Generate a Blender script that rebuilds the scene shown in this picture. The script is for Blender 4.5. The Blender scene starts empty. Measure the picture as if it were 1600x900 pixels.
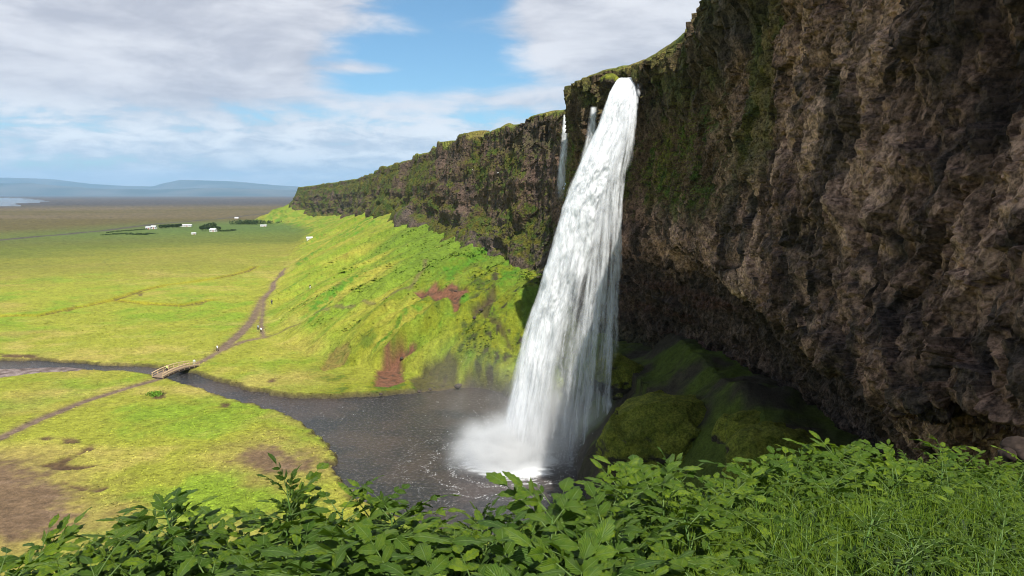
import bpy, bmesh, math, random
import numpy as np
from mathutils import Vector, Matrix, Euler

R = math.radians
scene = bpy.context.scene
COL = scene.collection
random.seed(4)

# ------------------------------------------------------------------ camera
CAM_Z = 42.0
PITCH = R(7.8)
FPX = 1067.0                      # focal length in pixels of a 1600 px wide frame
cam_d = bpy.data.cameras.new('camera')
cam = bpy.data.objects.new('camera', cam_d)
COL.objects.link(cam)
cam.location = (0, 0, CAM_Z)
cam.rotation_euler = (R(90) - PITCH, 0, 0)
cam_d.sensor_width = 36.0
cam_d.lens = 36.0 * FPX / 1600.0
cam_d.clip_start = 0.05
cam_d.clip_end = 200000.0
scene.camera = cam

# ------------------------------------------------------------------ sun, exposure
SUN_EL, SUN_AZ = R(54), R(164)    # azimuth clockwise from +Y (north)
sd = bpy.data.lights.new('sun', 'SUN')
sd.energy = 5.0
sd.angle = R(0.53)
sd.color = (1.0, 0.95, 0.86)
sun = bpy.data.objects.new('sun', sd)
COL.objects.link(sun)
sdir = Vector((math.sin(SUN_AZ) * math.cos(SUN_EL), math.cos(SUN_AZ) * math.cos(SUN_EL), math.sin(SUN_EL)))
sun.rotation_euler = (-sdir).to_track_quat('-Z', 'Y').to_euler()
sun.location = (40, -60, 120)

scene.view_settings.view_transform = 'Standard'
scene.view_settings.look = 'None'
scene.view_settings.exposure = 0.66
scene.view_settings.gamma = 1.0
scene.view_settings.use_curve_mapping = False
cy = scene.cycles
cy.max_bounces = 8
cy.diffuse_bounces = 3
cy.glossy_bounces = 3
cy.transmission_bounces = 4
cy.volume_bounces = 3
cy.transparent_max_bounces = 32
cy.use_denoising = True
cy.filter_width = 1.1


# ------------------------------------------------------------------ node helpers
class NT:
    """short hand for building a node tree"""
    def __init__(self, tree):
        self.t = tree
        tree.nodes.clear()

    def n(self, kind, **kw):
        nd = self.t.nodes.new(kind)
        for k, v in kw.items():
            setattr(nd, k, v)
        return nd

    def link(self, a, b):
        self.t.links.new(a, b)

    def set(self, sock, v):
        if isinstance(v, bpy.types.NodeSocket):
            self.link(v, sock)
        else:
            sock.default_value = v

    def math(self, op, a, b=0.0, c=None, clamp=False):
        nd = self.n('ShaderNodeMath', operation=op, use_clamp=clamp)
        self.set(nd.inputs[0], a)
        self.set(nd.inputs[1], b)
        if c is not None:
            self.set(nd.inputs[2], c)
        return nd.outputs[0]

    def ramp(self, v, a, b, lo=0.0, hi=1.0):
        nd = self.n('ShaderNodeMapRange', interpolation_type='SMOOTHSTEP')
        self.set(nd.inputs['Value'], v)
        self.set(nd.inputs['From Min'], a)
        self.set(nd.inputs['From Max'], b)
        self.set(nd.inputs['To Min'], lo)
        self.set(nd.inputs['To Max'], hi)
        return nd.outputs['Result']

    def noise(self, vec, scale, detail=4.0, rough=0.55, dist=0.0):
        nd = self.n('ShaderNodeTexNoise')
        self.set(nd.inputs['Vector'], vec)
        nd.inputs['Scale'].default_value = scale
        nd.inputs['Detail'].default_value = detail
        nd.inputs['Roughness'].default_value = rough
        nd.inputs['Distortion'].default_value = dist
        return nd.outputs[0]

    def voronoi(self, vec, scale, feature='F1'):
        nd = self.n('ShaderNodeTexVoronoi', feature=feature)
        self.set(nd.inputs['Vector'], vec)
        nd.inputs['Scale'].default_value = scale
        return nd.outputs['Distance']

    def vmul(self, vec, s):
        nd = self.n('ShaderNodeVectorMath', operation='MULTIPLY')
        self.set(nd.inputs[0], vec)
        nd.inputs[1].default_value = s
        return nd.outputs[0]

    def mix(self, f, a, b, blend='MIX'):
        nd = self.n('ShaderNodeMix', data_type='RGBA', blend_type=blend)
        self.set(nd.inputs[0], f)
        for s, v in ((nd.inputs[6], a), (nd.inputs[7], b)):
            if not isinstance(v, bpy.types.NodeSocket):
                v = tuple(v) + (1.0,) if len(v) == 3 else v
            self.set(s, v)
        return nd.outputs[2]

    def xyz(self, x, y, z):
        nd = self.n('ShaderNodeCombineXYZ')
        self.set(nd.inputs[0], x)
        self.set(nd.inputs[1], y)
        self.set(nd.inputs[2], z)
        return nd.outputs[0]

    def attr(self, name, out='Color'):
        nd = self.n('ShaderNodeAttribute', attribute_name=name)
        return nd.outputs[out]

    def bump(self, h, strength, dist):
        nd = self.n('ShaderNodeBump')
        self.set(nd.inputs['Height'], h)
        nd.inputs['Strength'].default_value = strength
        nd.inputs['Distance'].default_value = dist
        return nd.outputs[0]


def material(name):
    m = bpy.data.materials.new(name)
    m.use_nodes = True
    nt = NT(m.node_tree)
    out = nt.n('ShaderNodeOutputMaterial')
    return m, nt, out


def principled(nt, out, color, rough=0.9, normal=None, spec=0.3, **kw):
    p = nt.n('ShaderNodeBsdfPrincipled')
    nt.set(p.inputs['Base Color'], color if isinstance(color, bpy.types.NodeSocket) else tuple(color) + (1.0,))
    nt.set(p.inputs['Roughness'], rough)
    p.inputs['Specular IOR Level'].default_value = spec
    if normal is not None:
        nt.link(normal, p.inputs['Normal'])
    for k, v in kw.items():
        nt.set(p.inputs[k.replace('_', ' ')], v)
    if out is not None:
        nt.link(p.outputs[0], out.inputs['Surface'])
    return p


def plain(name, color, rough=0.8, spec=0.3, var=0.25, scale=6.0):
    m, nt, out = material(name)
    tcn = nt.n('ShaderNodeTexCoord').outputs['Object']
    n = nt.noise(tcn, scale, 5, 0.6)
    a = tuple(q * (1 - var) for q in color)
    b = tuple(min(q * (1 + var), 0.9) for q in color)
    principled(nt, out, nt.mix(nt.ramp(n, 0.35, 0.65), a, b), rough, nt.bump(n, 0.3, 0.02), spec)
    return m


# ------------------------------------------------------------------ sky
world = bpy.data.worlds.new('World')
scene.world = world
world.use_nodes = True
w = NT(world.node_tree)
wout = w.n('ShaderNodeOutputWorld')
bg = w.n('ShaderNodeBackground')
bg.inputs['Strength'].default_value = 0.076
w.link(bg.outputs[0], wout.inputs['Surface'])
sky = w.n('ShaderNodeTexSky', sky_type='NISHITA')
sky.sun_disc = False
sky.sun_elevation = SUN_EL
sky.sun_rotation = SUN_AZ
sky.altitude = 100
sky.air_density = 1.0
sky.dust_density = 0.4
sky.ozone_density = 2.0
tc = w.n('ShaderNodeTexCoord')
sx = w.n('ShaderNodeSeparateXYZ')
w.link(tc.outputs['Generated'], sx.inputs[0])
DX, DY, DZ = sx.outputs
az = w.math('MULTIPLY', w.math('ARCTAN2', DX, DY), 57.2958)
el = w.math('MULTIPLY', w.math('ARCSINE', DZ), 57.2958)


def blob(azc, elc, wa, we, soft=0.6):
    """1 inside an ellipse of the sky, fading to 0 at its rim (degrees)"""
    a = w.math('DIVIDE', w.math('SUBTRACT', az, azc), wa)
    b = w.math('DIVIDE', w.math('SUBTRACT', el, elc), we)
    d = w.math('SQRT', w.math('ADD', w.math('MULTIPLY', a, a), w.math('MULTIPLY', b, b)))
    return w.ramp(d, 1.0 - soft, 1.0 + soft * 0.6, 1.0, 0.0)


# cloud texture over a flat layer seen from below, so it shrinks towards the horizon
inv = w.math('DIVIDE', 1.0, w.math('ADD', w.math('MAXIMUM', DZ, 0.0), 0.10))
pl = w.xyz(w.math('MULTIPLY', DX, inv), w.math('MULTIPLY', DY, inv), 0.0)
n_big = w.noise(pl, 0.9, 6, 0.55, 0.4)
n_mid = w.noise(w.xyz(w.math('MULTIPLY', az, 0.055), w.math('MULTIPLY', el, 0.16), 3.0), 1.0, 8, 0.6, 0.7)
n_fine = w.noise(w.xyz(w.math('MULTIPLY', az, 0.16), w.math('MULTIPLY', el, 0.6), 7.0), 1.0, 7, 0.6, 0.5)
cov = w.math('ADD', w.math('MULTIPLY', n_big, 0.45), w.math('MULTIPLY', n_mid, 0.55))
cov = w.math('ADD', cov, w.math('MULTIPLY', w.math('SUBTRACT', n_fine, 0.5), 0.55))
n_puff = w.noise(w.xyz(w.math('MULTIPLY', az, 0.26), w.math('MULTIPLY', el, 0.85), 11.0), 1.0, 8, 0.62, 0.3)
low = w.ramp(el, 8.5, 4.5)
cov = w.math('ADD', cov, w.math('MULTIPLY', w.math('MULTIPLY', w.math('SUBTRACT', n_puff, 0.5), low), 1.1))
cov = w.math('ADD', cov, 0.09)
cov = w.math('ADD', cov, w.math('MULTIPLY', blob(-30, 13.5, 21, 7.5, 0.35), 0.34))       # broad cloud bank
cov = w.math('ADD', cov, w.math('MULTIPLY', blob(8, 14, 9, 5.5, 0.5), 0.26))
cov = w.math('ADD', cov, w.math('MULTIPLY', blob(-12, 3.2, 16, 2.6, 0.6), 0.12))
cov = w.math('SUBTRACT', cov, w.math('MULTIPLY', blob(-6.0, 10.8, 8.4, 4.6, 0.8), 0.36))  # gap of blue
cov = w.math('SUBTRACT', cov, w.math('MULTIPLY', blob(-12.5, 10.8, 4.5, 3.2, 0.8), 0.22))
cov = w.math('SUBTRACT', cov, w.math('MULTIPLY', blob(-5, 16, 6.5, 3.5, 0.6), 0.10))
cov = w.math('ADD', cov, w.math('MULTIPLY', blob(-20, 2.5, 30, 3.2, 0.6), 0.16))
cov = w.math('ADD', cov, w.math('MULTIPLY', blob(-6.0, 12.9, 7.5, 0.9, 0.9), 0.20))
cov = w.math('ADD', cov, w.math('MULTIPLY', blob(-11.2, 9.9, 3.4, 0.55, 0.9), 0.34))
cov = w.math('ADD', cov, w.math('MULTIPLY', blob(-4.5, 7.6, 9.0, 1.1, 0.9), 0.20))
cmask = w.ramp(cov, 0.38, 0.76)
cshade = w.math('ADD', w.math('MULTIPLY', n_mid, 0.7), w.math('MULTIPLY', n_fine, 0.3))
c_lo = w.mix(w.ramp(w.math('ADD', w.math('MULTIPLY', cshade, 0.35), w.math('MULTIPLY', n_puff, 0.65)), 0.38, 0.60), (4.9, 5.5, 6.4), (8.6, 8.8, 9.0))
c_hi = w.mix(w.ramp(cshade, 0.38, 0.62), (4.5, 4.55, 5.2), (7.2, 7.2, 7.6))
ccol = w.mix(w.ramp(el, 4.0, 8.0), c_lo, c_hi)
blue = w.mix(1.0, sky.outputs[0], (0.74, 1.02, 1.12), 'MULTIPLY')
skyc = w.mix(cmask, blue, ccol)
skyc = w.mix(w.ramp(el, 2.2, -0.4, 0.0, 0.75), skyc, (6.0, 6.7, 7.6))
w.link(skyc, bg.inputs['Color'])


# ------------------------------------------------------------------ numeric noise
_rs = np.random.RandomState(11)
_PERM = np.concatenate([_rs.permutation(1024)] * 3).astype(np.int64)
_g = _rs.normal(size=(1024, 3))
_GR = (_g / np.linalg.norm(_g, axis=1)[:, None]).astype(np.float32)
_WR = _rs.rand(1024, 3).astype(np.float32)


def _h(i, j, k):
    return _PERM[_PERM[_PERM[i & 1023] + (j & 1023)] + (k & 1023)]


def perlin(x, y, z):
    x, y, z = np.broadcast_arrays(x, y, z)
    xi, yi, zi = np.floor(x).astype(np.int64), np.floor(y).astype(np.int64), np.floor(z).astype(np.int64)
    xf, yf, zf = (x - xi).astype(np.float32), (y - yi).astype(np.float32), (z - zi).astype(np.float32)
    u, v, t = (a * a * a * (a * (a * 6 - 15) + 10) for a in (xf, yf, zf))
    out = 0
    for dx in (0, 1):
        wx = u if dx else 1 - u
        for dy in (0, 1):
            wy = v if dy else 1 - v
            for dz in (0, 1):
                wz = t if dz else 1 - t
                g = _GR[_h(xi + dx, yi + dy, zi + dz)]
                out = out + wx * wy * wz * (g[..., 0] * (xf - dx) + g[..., 1] * (yf - dy) + g[..., 2] * (zf - dz))
    return out * 1.6


def fbm(x, y, z=0.0, oct=4, gain=0.5, lac=2.03):
    a, s, tot = 1.0, 0.0, 0.0
    for o in range(oct):
        s = s + a * perlin(x + 17.3 * o, y - 9.1 * o, z + 5.7 * o)
        tot += a
        a *= gain
        x, y, z = x * lac, y * lac, z * lac
    return s / tot


def ridged(x, y, z=0.0, oct=4, gain=0.5):
    a, s, tot = 1.0, 0.0, 0.0
    for o in range(oct):
        s = s + a * (1 - 2 * np.abs(perlin(x + 31.3 * o, y + 7.7 * o, z - 13.1 * o)))
        tot += a
        a *= gain
        x, y, z = x * 2.03, y * 2.03, z * 2.03
    return s / tot


def worley(x, y, z):
    """F1, F2 and a random number of the nearest cell"""
    x, y, z = np.broadcast_arrays(x, y, z)
    xi, yi, zi = np.floor(x).astype(np.int64), np.floor(y).astype(np.int64), np.floor(z).astype(np.int64)
    f1 = np.full(x.shape, 9.0, np.float32)
    f2 = f1.copy()
    cid = np.zeros(x.shape, np.float32)
    for dx in (-1, 0, 1):
        for dy in (-1, 0, 1):
            for dz in (-1, 0, 1):
                hh = _h(xi + dx, yi + dy, zi + dz)
                p = _WR[hh]
                d = np.sqrt((xi + dx + p[..., 0] - x) ** 2 + (yi + dy + p[..., 1] - y) ** 2 + (zi + dz + p[..., 2] - z) ** 2).astype(np.float32)
                nearer = d < f1
                f2 = np.where(nearer, f1, np.minimum(f2, d))
                cid = np.where(nearer, _WR[(hh + 77) & 1023][..., 0], cid)
                f1 = np.where(nearer, d, f1)
    return f1, f2, cid


def facets(x, y, z, tilt=0.5, step=0.5):
    """broken rock: every cell of space gets a flat face with its own offset and tilt"""
    x, y, z = np.broadcast_arrays(x, y, z)
    xi, yi, zi = np.floor(x).astype(np.int64), np.floor(y).astype(np.int64), np.floor(z).astype(np.int64)
    f1 = np.full(x.shape, 9.0, np.float32)
    f2 = f1.copy()
    out = np.zeros(x.shape, np.float32)
    for dx in (-1, 0, 1):
        for dy in (-1, 0, 1):
            for dz in (-1, 0, 1):
                hh = _h(xi + dx, yi + dy, zi + dz)
                p = _WR[hh]
                ex, ey, ez = x - xi - dx - p[..., 0], y - yi - dy - p[..., 1], z - zi - dz - p[..., 2]
                d = np.sqrt(ex * ex + ey * ey + ez * ez).astype(np.float32)
                g = _GR[(hh + 131) & 1023]
                v = step * (_WR[(hh + 77) & 1023][..., 0] - 0.5) + tilt * (ex * g[..., 0] + ey * g[..., 1] + ez * g[..., 2])
                nearer = d < f1
                f2 = np.where(nearer, f1, np.minimum(f2, d))
                out = np.where(nearer, v, out)
                f1 = np.where(nearer, d, f1)
    return out, f2 - f1


def sstep(v, a, b):
    t = np.clip((v - a) / (b - a), 0, 1)
    return t * t * (3 - 2 * t)


def lerp(a, b, t):
    return a + (b - a) * t


def cmix(c, col, m):
    return c + (np.array(col, np.float32) - c) * np.asarray(m)[..., None]


def pchip(P, n_per):
    """monotone cubic through control points P (k, ...); n_per samples for each interval"""
    P = np.asarray(P, float)
    k = len(P)
    d = P[1:] - P[:-1]
    m = np.zeros_like(P)
    a, b = d[:-1], d[1:]
    den = a + b
    m[1:-1] = np.where(a * b > 0, 2 * a * b / np.where(np.abs(den) < 1e-9, 1, den), 0)
    m[0], m[-1] = d[0], d[-1]
    out = []
    for i in range(k - 1):
        n = n_per[i]
        t = np.arange(n) / n
        if i == k - 2:
            t = np.linspace(0, 1, n + 1)
        t = t.reshape((-1,) + (1,) * (P.ndim - 1))
        h00, h10 = 2 * t**3 - 3 * t**2 + 1, t**3 - 2 * t**2 + t
        h01, h11 = -2 * t**3 + 3 * t**2, t**3 - t**2
        out.append(h00 * P[i] + h10 * m[i] + h01 * P[i + 1] + h11 * m[i + 1])
    return np.concatenate(out)


# ------------------------------------------------------------------ mesh helpers
def mesh_np(name, V, F, mat, parent=None, cols=None, floats=None, smooth=True, uv=None):
    V = np.asarray(V, np.float32).reshape(-1, 3)
    me = bpy.data.meshes.new(name)
    F = np.asarray(F, np.int32)
    k = F.shape[1]
    me.vertices.add(len(V))
    me.vertices.foreach_set('co', V.ravel())
    me.loops.add(F.size)
    me.loops.foreach_set('vertex_index', F.ravel())
    me.polygons.add(len(F))
    me.polygons.foreach_set('loop_start', np.arange(0, F.size, k, dtype=np.int32))
    me.polygons.foreach_set('loop_total', np.full(len(F), k, np.int32))
    me.polygons.foreach_set('use_smooth', np.full(len(F), smooth, bool))
    me.update(calc_edges=True)
    for an, c in (cols or {}).items():
        c = np.asarray(c, np.float32).reshape(-1, 3)
        a = me.color_attributes.new(an, 'FLOAT_COLOR', 'POINT')
        a.data.foreach_set('color', np.concatenate([c, np.ones((len(c), 1), np.float32)], 1).ravel())
    for an, c in (floats or {}).items():
        a = me.attributes.new(an, 'FLOAT', 'POINT')
        a.data.foreach_set('value', np.asarray(c, np.float32).ravel())
    if uv is not None:
        ul = me.uv_layers.new(name='UVMap')
        ul.data.foreach_set('uv', np.asarray(uv, np.float32).reshape(-1, 2)[F.ravel()].ravel())
    if mat:
        me.materials.append(mat)
    o = bpy.data.objects.new(name, me)
    COL.objects.link(o)
    if parent:
        o.parent = parent
    return o


def grid_faces(nr, nc, wrap=False):
    i = np.arange(nr - 1)[:, None] * nc
    j = np.arange(nc if wrap else nc - 1)[None, :]
    j2 = (j + 1) % nc
    return np.stack([i + j, i + j2, i + nc + j2, i + nc + j], -1).reshape(-1, 4)


def grid_normals(P):
    a = np.gradient(P, axis=0)
    b = np.gradient(P, axis=1)
    n = np.cross(a, b)
    return n / np.maximum(np.linalg.norm(n, axis=-1, keepdims=True), 1e-9)


def bm_obj(name, bm, mat, parent=None, smooth=False):
    me = bpy.data.meshes.new(name)
    bmesh.ops.recalc_face_normals(bm, faces=bm.faces[:])
    bm.to_mesh(me)
    bm.free()
    if smooth:
        me.polygons.foreach_set('use_smooth', [True] * len(me.polygons))
    if mat:
        me.materials.append(mat)
    o = bpy.data.objects.new(name, me)
    COL.objects.link(o)
    if parent:
        o.parent = parent
    return o


def bm_box(bm, c, s, rot=None, bevel=0.0):
    r = bmesh.ops.create_cube(bm, size=1.0)
    vs = r['verts']
    for v in vs:
        v.co = Vector((v.co.x * s[0], v.co.y * s[1], v.co.z * s[2]))
        if rot:
            v.co = rot @ v.co
        v.co += Vector(c)
    if bevel:
        es = list({e for v in vs for e in v.link_edges})
        bmesh.ops.bevel(bm, geom=es, offset=bevel, segments=1, affect='EDGES')
    return vs


def bm_tube(bm, pts, rads, seg=6):
    rings = []
    pts = [Vector(p) for p in pts]
    for i, p in enumerate(pts):
        d = (pts[min(i + 1, len(pts) - 1)] - pts[max(i - 1, 0)]).normalized()
        q = d.to_track_quat('Z', 'Y')
        rings.append([bm.verts.new(p + q @ Vector((math.cos(2 * math.pi * k / seg) * rads[i], math.sin(2 * math.pi * k / seg) * rads[i], 0))) for k in range(seg)])
    for a, b in zip(rings, rings[1:]):
        for k in range(seg):
            bm.faces.new((a[k], a[(k + 1) % seg], b[(k + 1) % seg], b[k]))
    bm.faces.new(rings[0][::-1])
    bm.faces.new(rings[-1])


def tag(o, label=None, cat=None, group=None, kind=None):
    for k, v in (('label', label), ('category', cat), ('group', group), ('kind', kind)):
        if v:
            o[k] = v
    return o


def empty(name, loc, rz=0.0):
    o = bpy.data.objects.new(name, None)
    o.empty_display_size = 0.3
    COL.objects.link(o)
    o.location = loc
    o.rotation_euler = (0, 0, rz)
    return o


def copy_tree(o, parent=None):
    c = o.copy()
    COL.objects.link(c)
    if parent:
        c.parent = parent
    for ch in KIDS.get(o.name, ()):
        copy_tree_child(ch, c)
    return c


KIDS = {}


def copy_tree_child(ch, parent):
    d = ch.copy()
    COL.objects.link(d)
    d.parent = parent
    for g in KIDS.get(ch.name, ()):
        copy_tree_child(g, d)


def note_kids(o):
    KIDS[o.name] = [c for c in COL.objects if c.parent == o]
    for c in KIDS[o.name]:
        if c.children:
            KIDS[c.name] = [g for g in COL.objects if g.parent == c]


# ------------------------------------------------------------------ survey: bearings taken from the camera
CP, SP = math.cos(PITCH), math.sin(PITCH)


def ray(u, v):
    a, b = (np.asarray(u, float) - 800) / FPX, (450 - np.asarray(v, float)) / FPX
    return a, CP + b * SP, -SP + b * CP


def at_y(u, v, Y):
    """the point on a bearing at distance Y to the north"""
    a, b, c = ray(u, v)
    k = Y / b
    return np.stack(np.broadcast_arrays(a * k, Y + 0 * k, CAM_Z + c * k), -1)


def on_z(u, v, z=0.0):
    a, b, c = ray(u, v)
    k = (z - CAM_Z) / c
    return np.stack([a * k, b * k], -1)


# ------------------------------------------------------------------ lie of the land
# cliff line beyond the main fall: x, y, rim height, height of the scree at its foot, breadth of the scree
FAR = np.array([
    (15.5, 143, 61.0, 13, 18),
    (13.5, 165, 62.0, 24, 42),
    (0, 207, 62.0, 27, 62),
    (-27, 285, 62.5, 31, 72),
    (-60, 402, 62.0, 33, 70),
    (-104, 540, 61.0, 30, 66),
    (-172, 760, 59.0, 19, 62),
    (-246, 910, 56.0, 14, 60),
    (-328, 1070, 51.0, 30, 70),
    (-300, 1200, 52.0, 26, 60),
    (-100, 1500, 52.0, 20, 60),
], float)
_dn = pchip(FAR, [18] * (len(FAR) - 1))


def cliff_dist(x, y):
    """signed distance to the far cliff line (+ on the plain side), scree height and breadth there, length along it"""
    x, y = np.broadcast_arrays(np.asarray(x, float), np.asarray(y, float))
    sh = x.shape
    x, y = x.ravel(), y.ravel()
    D, ZB, W, S = (np.zeros(x.size) for _ in range(4))
    ax, ay = _dn[:-1, 0], _dn[:-1, 1]
    bx, by = _dn[1:, 0] - ax, _dn[1:, 1] - ay
    ll = bx * bx + by * by
    cum = np.concatenate([[0], np.cumsum(np.sqrt(ll))])
    for i0 in range(0, x.size, 20000):
        X, Y = x[i0:i0 + 20000, None], y[i0:i0 + 20000, None]
        t = np.clip(((X - ax) * bx + (Y - ay) * by) / ll, 0, 1)
        qx, qy = X - ax - t * bx, Y - ay - t * by
        d2 = qx * qx + qy * qy
        k = d2.argmin(1)
        r = np.arange(len(k))
        tt = t[r, k]
        sgn = np.where(bx[k] * qy[r, k] - by[k] * qx[r, k] > 0, 1.0, -1.0)
        D[i0:i0 + 20000] = sgn * np.sqrt(d2[r, k])
        ZB[i0:i0 + 20000] = lerp(_dn[k, 3], _dn[k + 1, 3], tt)
        W[i0:i0 + 20000] = lerp(_dn[k, 4], _dn[k + 1, 4], tt)
        S[i0:i0 + 20000] = cum[k] + tt * np.sqrt(ll[k])
    return D.reshape(sh), ZB.reshape(sh), W.reshape(sh), S.reshape(sh)


_ET = np.degrees(np.arctan((np.array([-200, 0, 250, 500, 650, 760, 850, 930, 1050, 1110, 1200, 1300, 1450, 1600, 1900]) - 800) / FPX))
_EV = np.array([5.4, 5.6, 5.4, 4.9, 4.7, 4.5, 4.8, 5.5, 6.4, 5.7, 7.3, 8.5, 10.1, 11.0, 14.0])


def edge_of_ledge(th):
    e = np.interp(th, _ET, _EV)
    e = np.where(th > _ET[-1], np.interp(th, [_ET[-1], 80, 180], [14, 16, 16]), e)
    return np.where(th < _ET[0], np.interp(th, [-180, -90, _ET[0]], [12, 4, 3.0]), e)


def smax(a, b, k):
    h = np.clip(0.5 + 0.5 * (a - b) / k, 0, 1)
    return lerp(b, a, h) + k * h * (1 - h)


def land(x, y, detail=True):
    x, y = np.asarray(x, float), np.asarray(y, float)
    r = np.hypot(x, y)
    h = 0.75 + 0.0 * x
    if detail:
        h = h + 0.45 * fbm(x / 70, y / 70, 0.5, 3) * np.clip(r / 200, 0.5, 3) * sstep(r, 6000, 2500) + 0.10 * fbm(x / 6, y / 6, 2.5, 3)
    m = (r > 80) & (r < 2600) & (y > 60)
    if m.any():
        xm, ym = x[m], y[m]
        d, zb, wd, s = cliff_dist(xm, ym)
        if detail:
            g = ridged(s / 33 + 0.015 * d, d / 170, 3.3, 4)
            g2 = fbm(s / 9 + 0.02 * d, d / 55, 8.1, 3)
            wd = wd * (1 + 0.12 * g)
        q = np.clip(d / wd, -0.4, 1.4)
        base = np.clip(1 - q, 0, 1.08)
        near = sstep(s, 110, 20)
        f = np.where(base > 0, np.maximum(base, 1e-6) ** lerp(1.22, 0.62, near), 0)
        t = zb * f
        if detail:
            body = np.clip(4 * base * (1.04 - base), 0, 1)
            t = t + np.clip(base * 1.5, 0, 1) * 3.2 * ridged(s / 75 + 0.2, 0.5, 6.1, 2) * np.clip(wd / 60, 0.2, 1)
            t = t + body * (4.6 * g + 1.6 * g2) * np.clip(wd / 60, 0.25, 1) * np.where(d > -3, 1, 0.3)
            t = t + np.clip(base * 3, 0, 1) * (0.8 * fbm(xm / 4.5, ym / 4.5, 4.4, 5, 0.6) + 0.9 * fbm(xm / 16, ym / 16, 1.4, 3))
        h = np.array(h)
        if detail:
            t = t + np.clip(base * 4, 0, 1) * sstep(np.hypot(xm + 4, ym - 152), 50, 25) * (1.5 * fbm(xm / 6, ym / 6, 14.4, 4, 0.6) - 1.1 * np.clip(ridged(xm / 8, ym / 8, 2.2, 3), 0, 1))
        h[m] = smax(h[m], t, 1.2)
    # alcove floor behind the falls
    fa = np.clip((x - 7.0) * 0.95, -30, 19) - 30 * sstep(y, 112, 150) - 30 * sstep(y, 40, 10) - 40 * sstep(x, 42, 70)
    if detail:
        fa = fa + 1.6 * fbm(x / 9, y / 9, 6.6, 3) + 0.5 * fbm(x / 2.5, y / 2.5, 3.6, 3)
    h = smax(h, fa, 1.5)
    # the ledge the camera stands on
    th = np.degrees(np.arctan2(x, y))
    e = edge_of_ledge(th)
    n = 40.15 - 0.2 * np.minimum(r, e) - 0.92 * np.maximum(r - e, 0)
    if detail:
        n = n + 0.16 * fbm(x / 1.6, y / 1.6, 9.9, 3) * np.clip(r / 2, 0, 1) + np.clip((r - e) / 10, 0, 1) * 1.5 * fbm(x / 8, y / 8, 1.9, 3)
    return smax(h, n, 0.6)


def on_land(U, Vv):
    """where bearings meet the land"""
    U, Vv = np.atleast_1d(np.asarray(U, float)), np.atleast_1d(np.asarray(Vv, float))
    a, b, c = ray(U, Vv)
    ks = 60 * (40 ** np.linspace(0, 1, 260))
    X, Y, Z = a[:, None] * ks, b[:, None] * ks, CAM_Z + c[:, None] * ks
    below = Z < land(X, Y, False)
    i = np.where(below.any(1), below.argmax(1), len(ks) - 1)
    lo, hi = ks[np.maximum(i - 1, 0)], ks[i]
    for _ in range(14):
        mid = 0.5 * (lo + hi)
        bl = (CAM_Z + c * mid) < land(a * mid, b * mid, False)
        hi, lo = np.where(bl, mid, hi), np.where(bl, lo, mid)
    return np.stack([a * hi, b * hi], -1)


def sd_poly(x, y, poly):
    """signed distance to a polygon, negative inside"""
    P = np.asarray(poly, float)
    Q = np.roll(P, -1, 0)
    d2 = np.full(x.shape, 1e18)
    ins = np.zeros(x.shape, bool)
    for (ax, ay), (bx, by) in zip(P, Q):
        ex, ey = bx - ax, by - ay
        t = np.clip(((x - ax) * ex + (y - ay) * ey) / max(ex * ex + ey * ey, 1e-9), 0, 1)
        d2 = np.minimum(d2, (x - ax - t * ex) ** 2 + (y - ay - t * ey) ** 2)
        if abs(ey) > 1e-9:
            ins ^= ((ay > y) != (by > y)) & (x < ax + ex * (y - ay) / ey)
    return np.where(ins, -1, 1) * np.sqrt(d2)


def d_line(x, y, pts):
    P = np.asarray(pts, float)
    d2 = np.full(x.shape, 1e18)
    for (ax, ay), (bx, by) in zip(P[:-1], P[1:]):
        ex, ey = bx - ax, by - ay
        t = np.clip(((x - ax) * ex + (y - ay) * ey) / max(ex * ex + ey * ey, 1e-9), 0, 1)
        d2 = np.minimum(d2, (x - ax - t * ex) ** 2 + (y - ay - t * ey) ** 2)
    return np.sqrt(d2)


def px(pts, z=0.0):
    a = np.array(pts, float)
    return on_z(a[:, 0], a[:, 1], z)


def pl_(pts):
    a = np.array(pts, float)
    return on_land(a[:, 0], a[:, 1])


WATER = px([(-300, 556), (-60, 562), (0, 564), (60, 564), (130, 569), (200, 572), (250, 576), (300, 584), (350, 599), (400, 613), (460, 622),
            (520, 623), (600, 618), (680, 611), (740, 604), (800, 598), (870, 596), (960, 590), (1060, 660), (1080, 760), (1000, 830), (760, 840),
            (640, 815), (556, 785), (540, 755), (522, 735), (528, 715), (505, 690), (470, 664), (430, 646), (380, 632), (330, 617),
            (290, 604), (262, 594), (236, 588), (200, 583), (150, 580), (100, 580), (60, 584), (0, 592), (-60, 598), (-300, 606)])
GRAVEL = px([(-300, 590), (0, 577), (60, 575), (110, 574), (140, 577), (120, 583), (60, 586), (0, 594), (-300, 612)])
FAR_WATER = px([(-400, 309), (0, 309), (40, 310.5), (62, 315), (30, 319), (0, 322), (-400, 330)])
PATH1 = px([(-90, 728), (-20, 692), (60, 655), (130, 627), (200, 605), (252, 590)], 0.8)
PATH2 = px([(300, 571), (320, 561), (345, 546), (380, 533), (412, 527)], 0.8)
PATH3 = px([(345, 546), (375, 521), (395, 500), (405, 480), (412, 466)], 0.8)
PATH4 = px([(412, 466), (425, 455), (430, 442), (438, 432), (448, 420)], 0.8)
PATH5 = px([(412, 527), (408, 505), (411, 485), (412, 466)], 0.8)
TRAIL = pl_([(412, 527), (450, 520), (520, 505), (580, 490), (640, 470), (662, 450), (665, 432)])
BROOK = px([(-80, 494), (0, 493), (60, 493), (110, 483), (145, 477), (175, 470), (200, 462), (222, 454), (260, 445), (300, 440), (350, 432), (385, 424), (415, 408), (440, 397)], 0.8)
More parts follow.
